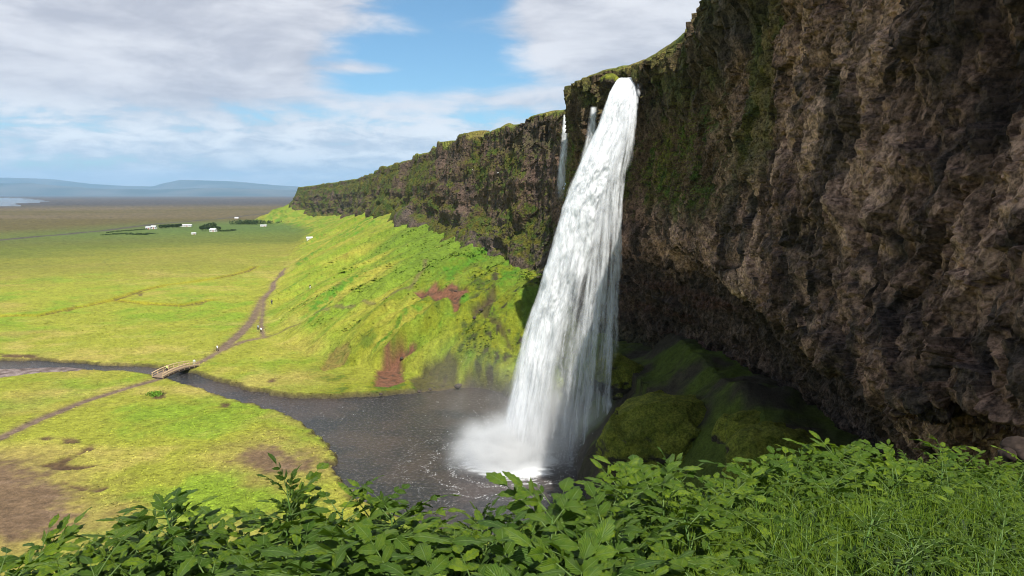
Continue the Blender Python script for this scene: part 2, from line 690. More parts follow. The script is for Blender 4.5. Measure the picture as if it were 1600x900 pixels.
BROOK2 = px([(180, 470), (240, 476), (285, 478), (325, 470)], 0.8)
BARE = [px(p, 0.8) for p in (
    [(-200, 700), (0, 712), (60, 722), (90, 745), (130, 778), (168, 800), (150, 830), (60, 850), (0, 852), (-200, 860)],
    [(350, 712), (380, 700), (425, 684), (460, 688), (490, 706), (520, 730), (490, 745), (450, 752), (420, 750), (380, 740), (358, 728)],
)]
SPOTS = [px(p, 0.8) for p in (
    [(58, 683), (80, 678), (86, 685), (66, 690)], [(90, 684), (116, 682), (120, 690), (100, 692)], [(128, 700), (146, 693), (146, 701), (118, 712)],
    [(60, 726), (90, 722), (108, 712), (110, 716), (92, 727), (150, 726), (120, 732), (85, 730)], [(98, 752), (120, 757), (134, 764), (110, 762)],
    [(142, 765), (166, 760), (164, 766), (148, 770)], [(345, 630), (358, 630), (356, 635), (346, 634)], [(346, 720), (368, 716), (362, 724)],
    [(100, 484), (116, 478), (114, 485), (104, 488)], [(214, 458), (224, 456), (222, 463), (216, 463)], [(300, 478), (325, 470), (316, 476)],
    [(0, 552), (55, 553), (60, 558), (0, 557)], [(418, 593), (430, 590), (430, 596), (420, 597)], [(240, 612), (256, 611), (258, 621), (243, 622)],
)]
SCARS = [pl_(p) for p in (
    [(583, 604), (590, 578), (605, 560), (628, 547), (650, 544), (649, 556), (628, 576), (633, 596), (606, 606)],
    [(646, 470), (668, 462), (682, 452), (692, 462), (705, 449), (724, 452), (732, 464), (720, 478), (716, 490), (700, 486), (680, 476)],
    [(734, 488), (760, 470), (772, 452), (778, 470), (764, 500), (788, 520), (800, 545), (770, 520)],
    [(638, 590), (664, 577), (690, 572), (702, 553), (716, 575), (712, 606), (650, 613)],
    [(498, 575), (514, 556), (546, 545), (550, 556), (530, 572), (506, 580)],
)]
POOL_BASE = on_z(800, 722, 0.0)

# ------------------------------------------------------------------ ground
m_ground, nt, out = material('turf')
tcn = nt.n('ShaderNodeTexCoord').outputs['Object']
c = nt.attr('albedo')
wet = nt.attr('rough', 'Fac')
f1 = nt.noise(tcn, 1.3, 6, 0.65)
f2 = nt.noise(nt.vmul(tcn, (1, 0.55, 1)), 5.0, 4, 0.7)
val = nt.math('ADD', nt.math('MULTIPLY', f1, 0.9), nt.math('MULTIPLY', f2, 0.9))
col = nt.mix(1.0, c, nt.mix(nt.ramp(val, 0.5, 1.3), (0.55, 0.55, 0.5), (1.45, 1.42, 1.4)), 'MULTIPLY')
hgt = nt.math('ADD', nt.math('MULTIPLY', f1, 0.6), nt.math('MULTIPLY', f2, 0.35))
principled(nt, out, col, wet, nt.bump(hgt, 0.9, 0.6), 0.15)

th_d = np.radians(np.linspace(-43, 43, 640))
th_l = np.radians(np.linspace(-180, -43, 40))[:-1]
th_r = np.radians(np.linspace(43, 180, 40))[1:]
TH = np.concatenate([th_l, th_d, th_r])
RR = np.concatenate([
    np.linspace(0.4, 13, 90)[:-1], np.geomspace(13, 84, 90)[:-1],
    1 / np.linspace(1 / 84, 1 / 420, 480)[:-1], 1 / np.linspace(1 / 420, 1 / 3000, 190)[:-1], np.geomspace(3000, 34000, 60)])
GX, GY = RR[:, None] * np.sin(TH)[None, :], RR[:, None] * np.cos(TH)[None, :]
GZ = land(GX, GY)


def ground_surface(x, y, z):
    """carve the river, then give every spot its own colour and roughness"""
    r = np.hypot(x, y)
    shp = x.shape + (3,)
    n1 = fbm(x / 22, y / 22, 0.3, 4)
    n2 = fbm(x / 7, y / 7, 5.3, 4)
    n3 = fbm(x / 60, y / 25, 7.3, 4)
    n4 = fbm(x / 1.8, y / 1.8, 2.2, 3)
    c = np.zeros(shp, np.float32) + np.array((0.225, 0.240, 0.030), np.float32)
    c = cmix(c, (0.155, 0.225, 0.020), sstep(n1 + 0.5 * n2, -0.05, 0.4))
    c = cmix(c, (0.31, 0.255, 0.070), 0.8 * sstep(n3 + 0.4 * n2, 0.0, 0.45))
    c = cmix(c, (0.30, 0.22, 0.07), 0.5 * sstep(fbm(x / 40, y / 30, 15.0, 4), 0.15, 0.45))
    rough = np.full(x.shape, 0.95, np.float32)
    # farther fields, heath and marsh; their dark tones also stand in for cloud shadow
    nf = fbm(x / 300, y / 110, 1.1, 4)
    nb = fbm(x / 1500, y / 260, 4.1, 4)
    c = cmix(c, (0.17, 0.165, 0.030), 0.8 * sstep(r + 120 * nf, 330, 470))
    c = cmix(c, (0.105, 0.125, 0.022), sstep(r + 200 * nf, 480, 640))
    c = cmix(c, (0.085, 0.065, 0.028), 0.9 * sstep(r + 340 * nb + 120 * nf - 0.55 * (x + 330), 640, 1300))
    c = cmix(c, (0.120, 0.092, 0.062), sstep(r, 1000, 1900) * sstep(nb, -0.3, 0.3))
    c = cmix(c, (0.062, 0.055, 0.054), sstep(r + 900 * nb, 2300, 3300))
    c = cmix(c, (0.10, 0.075, 0.05), sstep(r, 4200, 6000) * sstep(fbm(x / 4000, y / 500, 2.0, 4), -0.1, 0.25))
    c = cmix(c, (0.07, 0.12, 0.03), 0.8 * sstep(np.abs(r - 960), 330, 60) * sstep(x, -620, -360))
    road = d_line(x, y, px([(-60, 383), (0, 375), (100, 366), (165, 360), (250, 349), (330, 343), (420, 333)], 0.8)) if r.size > 10 else np.full(x.shape, 99.0)
    c = cmix(c, (0.062, 0.055, 0.05), sstep(road, 9, 4))
    # scree slope
    m = (r > 80) & (r < 2600) & (y > 60)
    d, zb, wd, s = (np.full(x.shape, 1e3) for _ in range(4))
    d[m], zb[m], wd[m], s[m] = cliff_dist(x[m], y[m])
    slope = sstep(z, 2.0, 7.0) * (r > 80) * (r < 2600)
    streak = fbm(s / 7 + 0.03 * d, d / 60, 3.0, 4)
    lush = (0.105, 0.165, 0.018)
    c = cmix(c, lerp(np.array((0.130, 0.200, 0.018), np.float32), np.array((0.25, 0.235, 0.036), np.float32), sstep(streak, -0.25, 0.35)[..., None]), slope * 0.85)
    c = cmix(c, lush, slope * sstep(zb * 0.62 + 5 * streak, z + 4, z - 5) * sstep(y, 420, 250))
    c = cmix(c, (0.055, 0.15, 0.012), slope * 0.9 * sstep(fbm(s / 16 + 0.05 * d, d / 42, 13.0, 4) + 0.35 * n4, 0.18, 0.34))
    c = cmix(c, (0.12, 0.09, 0.025), slope * 0.5 * sstep(fbm(x / 6, y / 6, 23.0, 4), 0.3, 0.5))
    pool_side = sstep(np.hypot(x + 2, y - 150), 60, 28) * (z > 0.3)
    c = cmix(c, (0.15, 0.16, 0.012), pool_side * sstep(n2, -0.3, 0.3))
    c = cmix(c, (0.060, 0.095, 0.012), pool_side * sstep(n2 + n4 * 0.5, 0.05, 0.4))
    c = cmix(c, (0.035, 0.028, 0.018), pool_side * sstep(n4 + 0.6 * n2, 0.22, 0.42) * sstep(x, -22, 0))
    # alcove floor: dark earth and moss
    alc = sstep(x, 4, 10) * sstep(y, 138, 118) * (r > 20)
    c = cmix(c, (0.045, 0.038, 0.026), alc)
    c = cmix(c, (0.060, 0.085, 0.010), alc * sstep(n2 + 0.4 * n1, -0.15, 0.2) * 0.9)
    # damp, dark soil on the ledge under the plants
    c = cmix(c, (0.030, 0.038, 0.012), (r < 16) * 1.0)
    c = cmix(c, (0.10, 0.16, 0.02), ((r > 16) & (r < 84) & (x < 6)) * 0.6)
    # worn earth
    earth = np.array((0.140, 0.092, 0.058), np.float32)
    z = np.array(z)
    near = (y > 60) & (r < 420)

    def put(mask, col):
        nonlocal c
        c = c + (np.asarray(col, np.float32) - c) * mask[..., None]

    xs, ys = x[near], y[near]
    zs, cs = z[near], c[near]
    j2, j4, j1 = n2[near], n4[near], n1[near]
    rg = rough[near]

    def puts(mask, col):
        nonlocal cs
        cs = cs + (np.asarray(col, np.float32) - cs) * np.asarray(mask)[..., None]
    for k, P in enumerate(BARE):
        dd = sd_poly(xs, ys, P) + 2.2 + 5.0 * j2 + 3.0 * j4 + 3.0 * j1
        puts(0.6 * sstep(dd, 9.0, -1.0), (0.23, 0.165, 0.065))
        puts(0.95 * sstep(dd, 2.0, -3.0), lerp(earth, np.array((0.185, 0.125, 0.085), np.float32), sstep(fbm(xs / 9, ys / 2.5, 3.0, 3), 0.0, 0.5)[..., None]))
    for P in SPOTS:
        dd = sd_poly(xs, ys, P) + 0.9 * j2 + 0.6 * j4
        mk = sstep(dd, 0.6, -0.5)
        puts(mk * 0.9, (0.085, 0.050, 0.032))
        zs = zs - 0.25 * mk
    for P, wd_ in ((PATH1, 0.95), (PATH2, 0.9), (PATH3, 1.3), (PATH4, 1.2), (PATH5, 0.55)):
        dd = d_line(xs, ys, P) + 0.5 * j4 + 0.3 * j2
        mk = sstep(dd, wd_ + 0.5, wd_ - 0.4)
        puts(sstep(dd, wd_ + 2.4, wd_) * 0.45, (0.19, 0.15, 0.05))
        puts(mk, (0.150, 0.108, 0.078))
        zs = zs - 0.18 * mk
    dd = d_line(xs, ys, TRAIL) + 0.3 * j4
    puts(sstep(dd, 1.0, 0.3) * 0.75, (0.12, 0.10, 0.045))
    for P in (BROOK, BROOK2):
        dd = d_line(xs, ys, P) + 1.0 * j2
        puts(sstep(dd, 4.5, 1.0) * 0.8, (0.24, 0.215, 0.012))
        puts(sstep(dd, 1.3, 0.4) * sstep(j1, -0.3, 0.1), (0.10, 0.075, 0.03))
        zs = zs - 0.7 * sstep(dd, 2.0, 0.4)
    for k, P in enumerate(SCARS):
        dd = sd_poly(xs, ys, P) + 0.9 * j4 + 0.8 * j2
        mk = sstep(dd, 0.5, -0.6)
        rock = k in (2, 3)
        ec = (0.060, 0.050, 0.022) if rock else (0.150, 0.072, 0.044)
        puts(mk * (0.85 if rock else 0.55 if k == 4 else 1), lerp(np.array(ec, np.float32), np.array((0.05, 0.034, 0.024), np.float32), sstep(j4, 0.0, 0.4)[..., None]))
        zs = zs - mk * (0.5 + 0.9 * np.abs(j4))
    # river bed, banks, gravel bar
    sw = sd_poly(xs, ys, WATER) + 1.3 * j2 + 1.0 * j4
    sg = sd_poly(xs, ys, GRAVEL) + 0.6 * j4
    low = sstep(zs, 5.0, 1.8)
    cut = sstep(sw, 0.7, -0.6) * low
    puts(sstep(sw, 1.5, 0.2) * low * 0.85, (0.07, 0.055, 0.025))
    puts(cut, (0.05, 0.043, 0.040))
    zs = lerp(zs, -0.75, cut)
    gm = sstep(sg, 0.6, -0.6)
    puts(gm, lerp(np.array((0.12, 0.09, 0.085), np.float32), np.array((0.21, 0.17, 0.16), np.float32), sstep(j4, -0.2, 0.3)[..., None]))
    zs = lerp(zs, 0.22 + 0.12 * j4, gm)
    z[near], c[near], rough[near] = zs, cs, rg
    fw = sd_poly(x, y, FAR_WATER) + 200 * nb
    z = np.where(fw < 0, -1.0, z)
    n5 = fbm(x / 0.9, y / 0.9, 31.0, 2)
    c *= (1 + 0.38 * n4 + 0.22 * n2 + 0.3 * n5)[..., None]
    return z, np.clip(c, 0.004, 0.8), rough


GZ, GC, GR_ = ground_surface(GX, GY, GZ)
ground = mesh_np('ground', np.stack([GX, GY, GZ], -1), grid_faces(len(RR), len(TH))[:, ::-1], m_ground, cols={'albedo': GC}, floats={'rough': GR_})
tag(ground, kind='structure')

# tussocks and low herbs on meadow and slope
m_tuft, nt, out = material('tussock')
principled(nt, out, nt.attr('albedo'), 0.9, None, 0.1)
rs = np.random.RandomState(9)
gi = np.argwhere((GX < 9) & (GY > 84) & (np.hypot(GX, GY) < 300) & (np.abs(np.degrees(np.arctan2(GX, GY))) < 42) & (GZ > 0.45) & (GC[..., 1] > GC[..., 0] * 0.86) & (GC[..., 1] > 0.05))
gi = gi[rs.choice(len(gi), 34000, replace=False)]
tp = np.stack([GX[gi[:, 0], gi[:, 1]], GY[gi[:, 0], gi[:, 1]], GZ[gi[:, 0], gi[:, 1]]], -1)
tcol = GC[gi[:, 0], gi[:, 1]]
bush = sstep(fbm(tp[:, 0] / 14, tp[:, 1] / 14, 6.0, 3), 0.12, 0.3) * sstep(tp[:, 2], 3, 8)
keep = (rs.rand(len(tp)) < 0.3 + 0.7 * bush)
tp, tcol, bush = tp[keep], tcol[keep], bush[keep]
n = len(tp)
hgt_ = (0.16 + 0.20 * rs.rand(n) + 0.35 * bush * rs.rand(n)) * np.clip(tp[:, 1] / 200, 0.7, 1.2)
V, C_ = [], []
for k in range(4):
    a = rs.uniform(0, 6.283, n)
    ox, oy = np.cos(a) * hgt_, np.sin(a) * hgt_
    b = tp + np.stack([ox * 0.3, oy * 0.3, -0.05 + 0 * a], -1)
    wv = np.stack([-oy, ox, 0 * a], -1) * 0.62
    V += [b - wv, b + wv, tp + np.stack([ox * 1.6, oy * 1.6, hgt_ * rs.uniform(0.35, 0.7, n)], -1)]
    cc = tcol * rs.uniform(0.95, 1.3, (n, 1))
    cc = lerp(cc, np.array((0.095, 0.160, 0.016)), 0.7 * bush[:, None])
    C_ += [cc, cc, cc * 1.1]
V = np.stack(V, 1).reshape(-1, 3)
C_ = np.stack(C_, 1).reshape(-1, 3)
tag(mesh_np('tussocks', V, np.arange(len(V)).reshape(-1, 3), m_tuft, cols={'albedo': C_}, smooth=False), kind='stuff')

# ------------------------------------------------------------------ cliff
m_rock, nt, out = material('cliff_rock')
tcn = nt.n('ShaderNodeTexCoord').outputs['Object']
c = nt.attr('albedo')
moss = nt.attr('moss', 'Fac')
r1 = nt.noise(tcn, 1.6, 7, 0.68)
r2 = nt.noise(tcn, 7.0, 5, 0.7)
rv = nt.voronoi(nt.vmul(tcn, (1, 1, 0.7)), 1.7)
r3 = nt.voronoi(nt.vmul(tcn, (1, 1, 0.8)), 4.5)
k = nt.math('ADD', nt.math('MULTIPLY', r1, 1.0), nt.math('MULTIPLY', r2, 0.8))
k = nt.math('ADD', k, nt.math('MULTIPLY', nt.math('SUBTRACT', 0.45, r3), 0.22))
col = nt.mix(1.0, c, nt.mix(nt.ramp(k, 0.66, 1.14), (0.28, 0.26, 0.25), (1.75, 1.7, 1.65)), 'MULTIPLY')
hh = nt.math('ADD', nt.math('MULTIPLY', r1, 0.7), nt.math('MULTIPLY', r2, 0.45))
hh = nt.math('ADD', hh, nt.math('ADD', nt.math('MULTIPLY', rv, -0.25), nt.math('MULTIPLY', r3, -0.2)))
principled(nt, out, col, nt.ramp(moss, 0, 1, 0.78, 0.97), nt.bump(hh, 1.0, 0.45), 0.25)

# near stations: rows run plateau far, plateau, rim, upper face, mid face, lip, undercut, back, foot
NEAR = np.array([
    [(120, -45, 70), (30, -45, 64), (17, -45, 61), (16.2, -45, 56), (15.5, -45, 48), (14.5, -45, 42), (15, -45, 38), (16, -45, 36), (17, -45, 26)],
    [(120, 0, 74), (30, 0, 70), (16.2, 0, 67), (15.8, 0, 59), (15, 0, 50), (14, 0, 42), (15, 0, 38), (16, 0, 35), (17, 0, 24)],
    [(120, 17, 76), (31, 17, 73), (16.6, 17, 70), (16.4, 17, 60), (15.8, 17, 48), (14.8, 17, 37.4), (17.5, 17, 35.6), (20, 17, 30), (21, 17, 18)],
    [(120, 30, 76), (31, 30, 73), (17.6, 30, 70), (17.4, 30, 60), (16.8, 30, 48), (15.8, 30, 33.6), (19.5, 30, 31.6), (25, 30, 24), (27, 30, 8)],
    [(120, 45, 76), (31, 45, 72), (19.6, 45, 68.5), (19.5, 45, 59), (19.1, 45, 47), (18.3, 45, 34.0), (23.5, 45, 31.5), (30, 46, 21), (32, 46, 4)],
    [(120, 66, 76), (28, 64, 68.5), (20.8, 62, 65), (20.8, 62, 57.5), (20.8, 62, 46), (20.4, 62, 34.6), (26.5, 62, 31), (34, 63, 17), (36, 63, 0)],
    [(120, 90, 76), (27, 82, 64.5), (21.5, 78, 61.2), (21.8, 78, 56), (21.9, 78, 46), (21, 78, 36), (27, 79, 31), (34, 80, 15), (35, 80, -2)],
    [(120, 115, 76), (25.5, 97, 64.6), (21.6, 92, 61.2), (21.8, 92, 55), (21.5, 92, 46), (20.4, 92, 37.4), (26, 93, 31), (33, 96, 13), (35, 96, -3)],
    [(120, 135, 76), (23, 112, 63.2), (18.9, 104.5, 60.9), (20.2, 105.5, 53), (20, 106, 46), (18.4, 106, 37), (22, 108, 28), (30, 112, 13), (32, 112, -3)],
    [(120, 150, 76), (22, 125, 63.0), (15.2, 114, 61.6), (16.2, 115, 53), (16, 116, 46), (16, 118, 36), (19, 120, 26), (25, 124, 13), (27, 124, -3)],
    [(120, 160, 76), (20, 136, 63), (10.6, 126, 61), (10.9, 126, 53), (11.2, 127, 45), (13, 129, 34), (16, 132, 24), (20, 135, 13), (21, 135, -3)],
    [(120, 170, 76), (26, 150, 64), (15.8, 143, 61.3), (15.5, 143, 54), (15.2, 143, 45), (15, 143, 34), (15, 143, 24), (16, 143, 13), (17, 143, -3)],
    [(120, 185, 76), (24, 170, 64), (13.9, 165, 62), (13.5, 165, 56), (12.8, 164.8, 48), (12, 164.5, 39), (11, 164.2, 29), (9, 163.8, 21), (8, 163, 10)],
], float)
NEAR_U = [24, 60, 140, 120, 95, 75, 65, 65, 45, 45, 24, 26]
NEAR_V = [8, 20, 90, 122, 124, 66, 50, 16]

far_st = []
for i, (x, y, zr, zb, wd) in enumerate(FAR[1:], 1):
    a, b = FAR[max(i - 1, 0)], FAR[min(i + 1, len(FAR) - 1)]
    t = np.array([b[0] - a[0], b[1] - a[1]])
    t /= np.linalg.norm(t)
    nx, ny = -t[1], t[0]
    k = float(np.interp(y, [200, 420, 700], [0, 0.35, 0.5]))
    rows = [(-110, zr + 9), (-9 - 6 * k, zr + 1.6), (0 - 3 * k, zr), (0.6 + 1.5 * k, zr - 6), (2.2 + 6 * k, zr - 14), (2.6 + 9 * k, lerp(zr - 14, zb, 0.55)), (4.5 + 9 * k, lerp(zr - 14, zb, 0.9)), (7.5 + 9 * k, zb - 3), (9 + 10 * k, zb - 11)]
    far_st.append([(x + nx * o, y + ny * o, z) for o, z in rows])
far_st[0] = [tuple(p) for p in NEAR[-1]]
FARS = np.array(far_st, float)
FAR_U = [110, 100, 95, 70, 60, 45, 45, 20, 8]
FAR_V = [6, 14, 34, 40, 44, 28, 18, 8]


ROCK = []


def build_cliff(name, ST, nu, nv, far=False):
    P = pchip(ST, nu)                                   # along the cliff
    P = np.swapaxes(pchip(np.swapaxes(P, 0, 1), nv), 0, 1)   # up and down
    N = -grid_normals(P)
    # point the normals out of the rock (towards -x)
    mid = nv[0] + nv[1] + nv[2] + nv[3] // 2
    if N[:, mid, 0].mean() > 0:
        N = -N
    row = np.cumsum([0] + nv)
    rr = np.arange(P.shape[1])[None, :] + np.zeros((P.shape[0], 1))
    face = sstep(rr, row[2] - 2, row[2] + 4)            # 0 on the plateau
    x, y, z = P[..., 0], P[..., 1], P[..., 2]
    big = fbm(x / 11, y / 11, z / 14, 4)
    lay = fbm(x / 30, y / 30, z / 2.6, 4)
    wx, wy = x + 0.5 * fbm(x / 3, y / 3, z / 3, 2), y + 0.5 * fbm(x / 3, y / 3, z / 3 + 9, 2)
    fa1, fe1 = facets(wx / 2.6, wy / 2.6, z / 3.8, 1.1, 0.9)
    fa2, fe2 = facets(wx / 1.0 + 5, wy / 1.0, z / 1.5, 1.1, 0.9)
    fa3, fe3 = (0.0, np.ones(x.shape)) if far else facets(wx / 0.42 + 9, wy / 0.42, z / 0.6, 1.1, 0.9)
    f1, f2, g1, g2 = 0, fe1, 0, fe2
    rd = ridged(x / 4.5, y / 4.5, z / 7, 4)
    med = fbm(x / 2.1, y / 2.1, z / 2.1, 5, 0.55)
    rim_z = P[:, row[2]][:, 2][:, None]
    cap = sstep(rim_z - z + 3 * fbm(x / 9, y / 9, 1.0, 3), 11, 7) * face
    if far:
        cap = cap * sstep(y, 330, 270) * sstep(fbm(x / 30, y / 30, 12.0, 3), -0.3, 0.05)                # columnar basalt crown
    k1, k2, kid = worley(x / 2.0, y / 2.0, z / 30)
    q1, q2, qid = worley(x / 5, y / 5, z / 5)
    sc = 0.75 if far else 1.0
    amp = 1.7 * big + 0.5 * lay + 0.66 * fa1 + 0.20 * np.minimum(fe1, 0.3) + 0.35 * rd + 0.35 * med + 0.30 * ridged(wx / 1.7, wy / 1.7, z / 13, 4)
    amp = amp + 0.27 * fa2 + 0.10 * np.minimum(fe2, 0.25) + 0.20 * fa3 - 0.35
    cf, ce = facets(wx / 1.7, wy / 1.7, z / 4.6 + 0.2 * big, 1.1, 1.4)
    capamp = 0.8 * big + 0.5 * (kid - 0.45) + 0.5 * np.minimum(k2 - k1, 0.3) + 0.9 * (qid - 0.3) + 1.1 * cf + 0.3 * fa2 + 0.3 * med
    disp = lerp(amp, capamp, cap)
    if not far:
        # an upper ledge that juts out over the wall near the top of the frame
        jut = sstep(y, 48, 58) * sstep(y, 86, 80) * sstep(rim_z - z, 7.0, 4.5) * face
        disp = disp + 1.5 * jut
        rough_side = sstep(y, 80, 30)
        disp = disp + rough_side * 0.18 * fbm(x / 0.5, y / 0.5, z / 0.8, 3, 0.6)
    top = 0.8 * fbm(x / 14, y / 14, 0, 4) + 0.35 * fbm(x / 3, y / 3, 0, 3)
    dz_far = 0.0
    if far:
        ff = sstep(y, 175, 330)
        disp = disp * (1 - 0.3 * ff) + ff * (5.0 * fbm(x / 38, y / 38, z / 70, 4) + 4.0 * ridged(x / 70, y / 70, z / 200, 3)) + (1 - ff) * sstep(y, 165, 200) * 2.0 * ridged(x / 22, y / 22, z / 60, 3)
        zz = (rim_z - z + 3.0 * fbm(x / 25, y / 25, 3.0, 3)) / 8.5
        zz = zz + 0.5 * fbm(x / 60, y / 60, 8.0, 3)
        brk = sstep(fbm(x / 22, y / 22, z / 12 + 4, 3), -0.25, 0.25)
        disp = disp + sstep(y, 168, 190) * ((0.5 + 1.0 * brk) * (np.floor(zz) + sstep(zz - np.floor(zz), 0.6, 1.0)) * sstep(zz, 0.1, 0.8) - 1.2)
        b1, b2, bid = worley(x / 13, y / 13, 0.5)
        dz_far = (2.6 * (bid - 0.5) * sstep(y, 430, 330) + 2.4 * fbm(x / 50, y / 50, 9.0, 3)) * sstep(rr, row[3] + 6, row[2] + 2) * sstep(y, 168, 200) * sstep(rr, row[1] * 0.3, row[1])
    D = disp * face * sc
    Q = P + N * D[..., None]
    Q[..., 2] += np.where(face < 0.5, top, 0.5 * fbm(x / 2.5, y / 2.5, z / 2.5, 3) * sstep(rr, row[2] + 8, row[2]))
    Q[..., 2] += dz_far
    # ---- colour
    NN = grid_normals(Q)
    NN = NN if (NN * N).sum(-1).mean() > 0 else -NN
    up = NN[..., 2]
    qs = 1 - 0.62 * sstep(y, 200, 420)
    j1 = fbm(x / 9 * qs, y / 9 * qs, z / 9 * qs, 4)
    j2 = fbm(x / 2.6 * qs, y / 2.6 * qs, z / 2.6 * qs, 4)
    drip = fbm(x / 1.6, y / 1.6, z / 11, 4)             # stains run down the face
    c = np.zeros(P.shape, np.float32) + np.array((0.300, 0.185, 0.130), np.float32)
    c = cmix(c, (0.60, 0.405, 0.295), sstep(0.8 * j1 + 0.4 * j2 + 0.8 * drip + 0.2 * lay, 0.0, 0.45))
    c = cmix(c, (0.060, 0.047, 0.040), 0.9 * sstep(drip + 0.5 * j2 - 0.2 * j1, 0.05, 0.4))
    c = cmix(c, (0.125, 0.070, 0.052), 0.6 * sstep(fbm(x / 14, y / 14, z / 5, 3), 0.1, 0.4))
    c = cmix(c, (0.020, 0.016, 0.014), 0.85 * sstep(f2 - f1, 0.16, 0.03) * sstep(j1, -0.4, 0.2))
    c = cmix(c, (0.030, 0.024, 0.020), 0.45 * sstep(g2 - g1, 0.13, 0.02))
    c = cmix(c, (0.56, 0.365, 0.265), 0.75 * sstep(fbm(x / 5, y / 5, z / 13, 4), 0.05, 0.3))
    c = cmix(c, (0.050, 0.038, 0.032), 0.75 * sstep(fbm(x / 6 + 40, y / 6, z / 10, 4), 0.12, 0.3))
    c = cmix(c, (0.105, 0.088, 0.078), cap * 0.85)
    c = cmix(c, (0.03, 0.026, 0.024), cap * sstep(k2 - k1, 0.16, 0.03))
    if far:
        mz = sstep(y, 150, 175) * face
        mossm = mz * sstep(1.1 * up + 1.2 * j1 + 0.6 * j2 + 0.2 * sstep(y, 300, 480) * sstep(rim_z - z, 26, 6) + 0.8 * fbm(x / 30, y / 30, z / 14, 3), 0.08, 0.5) * (1 - 0.6 * cap)
        brown = mz * sstep(fbm(x / 18, y / 18, z / 12, 4) + 0.4 * j2, -0.1, 0.35) * 0.7
        c = cmix(c, (0.062, 0.044, 0.034), mz * 0.8)  # whole far face coloured darker to stand for its shade
        lowband = sstep(z - 26 - (y - 200) * 0.01, 12, 5) * sstep(y, 700, 300)
        c = cmix(c, (0.085, 0.07, 0.062), lowband * 0.6)
        c = cmix(c, (0.018, 0.016, 0.014), mz * 0.45 * sstep(drip, 0.1, 0.35) * sstep(y, 420, 250))
    else:
        mz = sstep(y + 6 * j1, 60, 78) * sstep(z + 4 * j2, 36.5, 44) * face
        strip = sstep(np.abs(y - 57 - 3 * j1 - 0.15 * (60 - z)), 6.5, 3.0) * sstep(z, 40, 47) * face
        mz = np.maximum(mz, strip * 0.6)
        mossm = mz * sstep(0.6 * up + j1 + 0.6 * j2 + 0.4 * drip + 0.35 * strip, -0.25, 0.25) * (1 - 0.5 * cap)
        stray = sstep(j1 + j2, 0.55, 0.8) * sstep(z, 34, 42) * 0.5 * face
        mossm = np.maximum(mossm, stray)
        brown = mz * 0.75
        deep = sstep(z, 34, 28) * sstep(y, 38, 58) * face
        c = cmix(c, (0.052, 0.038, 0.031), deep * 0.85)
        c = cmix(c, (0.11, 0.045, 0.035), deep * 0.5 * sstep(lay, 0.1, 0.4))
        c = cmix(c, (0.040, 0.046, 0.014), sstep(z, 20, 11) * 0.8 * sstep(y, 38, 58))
        c = cmix(c, (0.023, 0.018, 0.016), 0.55 * sstep(fbm(x / 7, y / 7, z / 9, 4), 0.12, 0.4) * face * sstep(y, 70, 50))
    c = cmix(c, (0.075, 0.050, 0.022), brown)
    c = cmix(c, lerp(np.array((0.115, 0.112, 0.014), np.float32), np.array((0.065, 0.105, 0.013), np.float32), sstep(j2 + 0.5 * drip, -0.2, 0.4)[..., None]) * (0.66 if far else 1.0), mossm)  # far moss darkened as well, shade put into its colour
    turf = np.maximum((1 - face), sstep(rr, row[2] + (15 if far else 10), row[2] + 2) * sstep(j2 + 0.4 * up + 0.15 * far, 0.05, 0.4))
    c = cmix(c, lerp(np.array((0.105, 0.135, 0.020), np.float32), np.array((0.15, 0.125, 0.035), np.float32), sstep(j1, -0.2, 0.4)[..., None]), turf)
    c *= (1 + 0.4 * med + 0.35 * fbm(x / 0.5, y / 0.5, z / 0.9, 3, 0.6))[..., None]
    nu_, nv_ = Q.shape[:2]
    ROCK.append((Q, NN))
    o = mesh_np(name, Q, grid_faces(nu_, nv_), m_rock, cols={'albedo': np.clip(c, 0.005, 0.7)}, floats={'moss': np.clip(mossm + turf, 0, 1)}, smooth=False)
    return tag(o, kind='structure')


build_cliff('cliff', NEAR, NEAR_U, NEAR_V)
build_cliff('cliff', FARS, FAR_U, FAR_V, True)

# ------------------------------------------------------------------ distant hills
m_hill, nt, out = material('hill_heath')
tcn = nt.n('ShaderNodeTexCoord').outputs['Object']
hn = nt.noise(nt.vmul(tcn, (1, 1, 3)), 0.0006, 7, 0.6)
principled(nt, out, nt.mix(nt.ramp(hn, 0.35, 0.65), (0.035, 0.045, 0.03), (0.10, 0.09, 0.07)), 0.95, None, 0.1)


def hill(prof, Y, depth):
    U = np.linspace(-500, 620, 260)
    H = np.interp(U, [p[0] for p in prof], [p[1] for p in prof])
    H = (305.5 - H) / FPX * Y
    k = np.linspace(-1, 1, 40)
    x = ((U - 800) / FPX)[None, :] * (Y + depth * k[:, None])
    y = (Y + depth * k)[:, None] + 0 * x
    shape = np.exp(-(k * 1.7) ** 2)[:, None]
    z = H[None, :] * shape * (1 + 0.35 * fbm(x / 2600, y / 2600, Y, 5) * (1 - shape * 0.8)) + 25 * fbm(x / 700, y / 700, 2, 4) * shape - 12
    o = mesh_np('hills', np.stack([x, y, z], -1), grid_faces(*x.shape), m_hill)
    tag(o, kind='structure')


hill([(-500, 282), (-200, 276), (0, 277), (50, 278), (100, 281), (150, 288), (200, 290), (245, 291), (262, 286), (288, 281), (320, 282), (370, 283.5), (400, 286), (440, 290), (475, 292), (620, 296)], 27000, 4200)
hill([(-500, 288), (-100, 286), (0, 285), (60, 286), (120, 291), (180, 294), (250, 295), (330, 293), (400, 294), (475, 297), (620, 300)], 20000, 2600)

